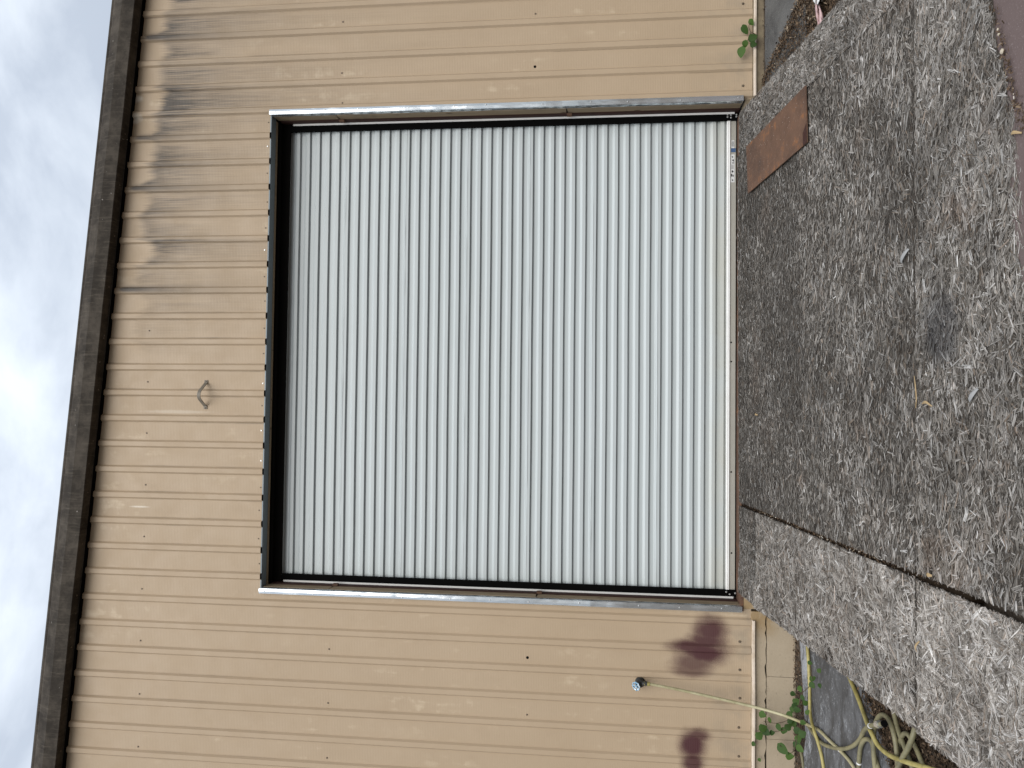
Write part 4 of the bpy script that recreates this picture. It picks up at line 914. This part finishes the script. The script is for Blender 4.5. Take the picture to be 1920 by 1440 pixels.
right = [(1397, 56, 17, -.06, 1.45), (1409, 42, 12, -.06, 1.0), (1412, 71, 15, -.08, -.5), (1397, 83, 13, -.07, 1.9), (1390, 98, 18, -.06, 1.75), (1413, 83, 11, -.07, .1)]
vine(at_y(1411, 70, -0.05), 'small green vine shoot poking over the pale base flashing right of the door', right,
     [[at_y(1420, 66, -.03), at_y(1408, 62, -.06), at_y(1402, 75, -.06), at_y(1392, 92, -.05)], [at_y(1408, 62, -.06), at_y(1404, 50, -.06), at_y(1408, 40, -.05)]])

# ---- pink rag with a white end
RG = tag(empty('rag', G(1536, 28, 0.03)), 'crumpled pink rag lying on the leaf litter right of the ramp', 'rag')
mb = MB(); cl = [(1531, -14, 2.5), (1532, 4, 3.0), (1533, 14, 4.2), (1535.5, 22, 5.5), (1537.5, 32, 6.5), (1538.5, 42, 5.5), (1537, 50, 4.0), (1539, 58, 2.0)]; vs = []
for i, (px, py, hw) in enumerate(cl):
    for j in range(7):
        t = j/6*2-1; hgt = 0.045+0.014*math.cos(t*5+i)+0.006*math.sin(i*2.3+j*1.7); vs.append(tuple(G(px+t*hw, py+0.8*math.sin(j*2+i), hgt)))
mb.v = vs; mb.f = [(7*i+j, 7*i+j+1, 7*i+8+j, 7*i+7+j) for i in range(len(cl)-1) for j in range(6)]
o = mb.build('cloth', M['pink'], RG, smooth=True); so = o.modifiers.new('t', 'SOLIDIFY'); so.thickness = 0.003
mb = MB(); vs = []
for i, (px, py, hw) in enumerate([(1530, -16, 6), (1530.5, -6, 6.5), (1531, 2, 5.5), (1532, 8, 3)]):
    for j in range(6): t = j/5*2-1; vs.append(tuple(G(px+t*hw, py, 0.062+0.014*math.cos(t*4+i*1.3))))
mb.v = vs; mb.f = [(6*i+j, 6*i+j+1, 6*i+7+j, 6*i+6+j) for i in range(3) for j in range(5)]
o = mb.build('white_end', M['white'], RG, smooth=True); so = o.modifiers.new('t', 'SOLIDIFY'); so.thickness = 0.003

# ---- small loose bits
def pebble(name, p, r, mat, label, cat, group=None, sq=(1, 1, .6)):
    bm = bmesh.new(); bmesh.ops.create_icosphere(bm, subdivisions=2, radius=r)
    for v in bm.verts: v.co = Vector((v.co.x*sq[0], v.co.y*sq[1], v.co.z*sq[2]))*random.uniform(0.82, 1.15)
    me = bpy.data.meshes.new(name); bm.to_mesh(me); bm.free(); me.materials.append(mat); o = bpy.data.objects.new(name, me); o.location = p+Vector((0, 0, r*sq[2]*0.7)); o.rotation_euler.z = random.uniform(0, 3); C.objects.link(o); return tag(o, label, cat, group)
pebble('pebble', at_g(1909, 140, 0.004), 0.009, M['asphalt'], 'small black pebble on the reddish pavement', 'pebble')
pebble('pebble', at_ramp(1881, 96, 0.006), 0.010, M['stone'], 'largest cream stone on the broken lower edge of the ramp', 'pebble', 'pale crumbs on the lower ramp edge')
pebble('pebble', at_ramp(1874, 64, 0.006), 0.006, M['stone'], 'small cream stone above the largest one on the ramp edge', 'pebble', 'pale crumbs on the lower ramp edge')
pebble('pebble', at_ramp(1872, 55, 0.006), 0.005, M['stone'], 'tiny white chip topmost of the crumbs on the ramp edge', 'pebble', 'pale crumbs on the lower ramp edge')
def strip(name, pxs, wd, mat, label, cat, h=0.012, curl=0.01):
    pts = [at_ramp(px, py, h) for px, py in pxs]; sp = spline(pts, 5); mb = MB(); vs = []; n = len(sp)
    for i, q in enumerate(sp):
        t = (sp[min(i+1, n-1)]-sp[max(i-1, 0)]).normalized(); sd_ = t.cross(Vector((0, 0, 1))).normalized(); ww = wd*(0.35+0.65*math.sin(math.pi*min(max(i/(n-1), .08), .92)))
        z = curl*math.sin(math.pi*i/(n-1)); vs += [tuple(q-sd_*ww+Vector((0, 0, z))), tuple(q+Vector((0, 0, z+ww*.5))), tuple(q+sd_*ww+Vector((0, 0, z)))]
    mb.v = vs; mb.f = [(3*i+j, 3*i+j+1, 3*i+4+j, 3*i+3+j) for i in range(n-1) for j in range(2)]
    o = mb.build(name, mat, None); so = o.modifiers.new('t', 'SOLIDIFY'); so.thickness = 0.001; return tag(o, label, cat)
strip('wood_splinter', [(1714, 705), (1720, 722), (1722, 745), (1717, 765)], 0.005, M['straw'], 'golden upright splinter torn from the middle ramp board', 'splinter')
strip('wood_splinter', [(1729, 757), (1740, 754), (1748, 762)], 0.006, M['straw'], 'short golden splinter bent sideways beside the longer one', 'splinter')
strip('wood_chip', [(1818, 752), (1826, 742), (1834, 728)], 0.012, M['chip'], 'large curled silver wood chip low on the ramp', 'wood chip')
strip('wood_chip', [(1690, 492), (1697, 480), (1704, 466)], 0.013, M['chip'], 'flat silver wood chip beside the board seam mid ramp', 'wood chip')
strip('dead_leaf', [(1719, 1222), (1721, 1212), (1724, 1202)], 0.007, M['straw'], 'pale dry leaf caught in the split of the left ramp board', 'leaf', h=0.02)
strip('dead_leaf', [(1740, 1080), (1744, 1078), (1748, 1080)], 0.009, M['straw'], 'small orange leaf beside the gap between ramp boards', 'leaf', h=0.012)
strip('dead_leaf', [(1417, 776), (1419, 777), (1421, 778)], 0.007, M['straw'], 'tiny orange leaf near the door sill on the dark board', 'leaf', h=0.012)
strip('dead_leaf', [(1896, 252), (1906, 248), (1916, 249)], 0.006, M['straw'], 'cream twisted leaf at the lower right corner of the ramp', 'leaf', h=0.012)
bpy.context.view_layer.update()
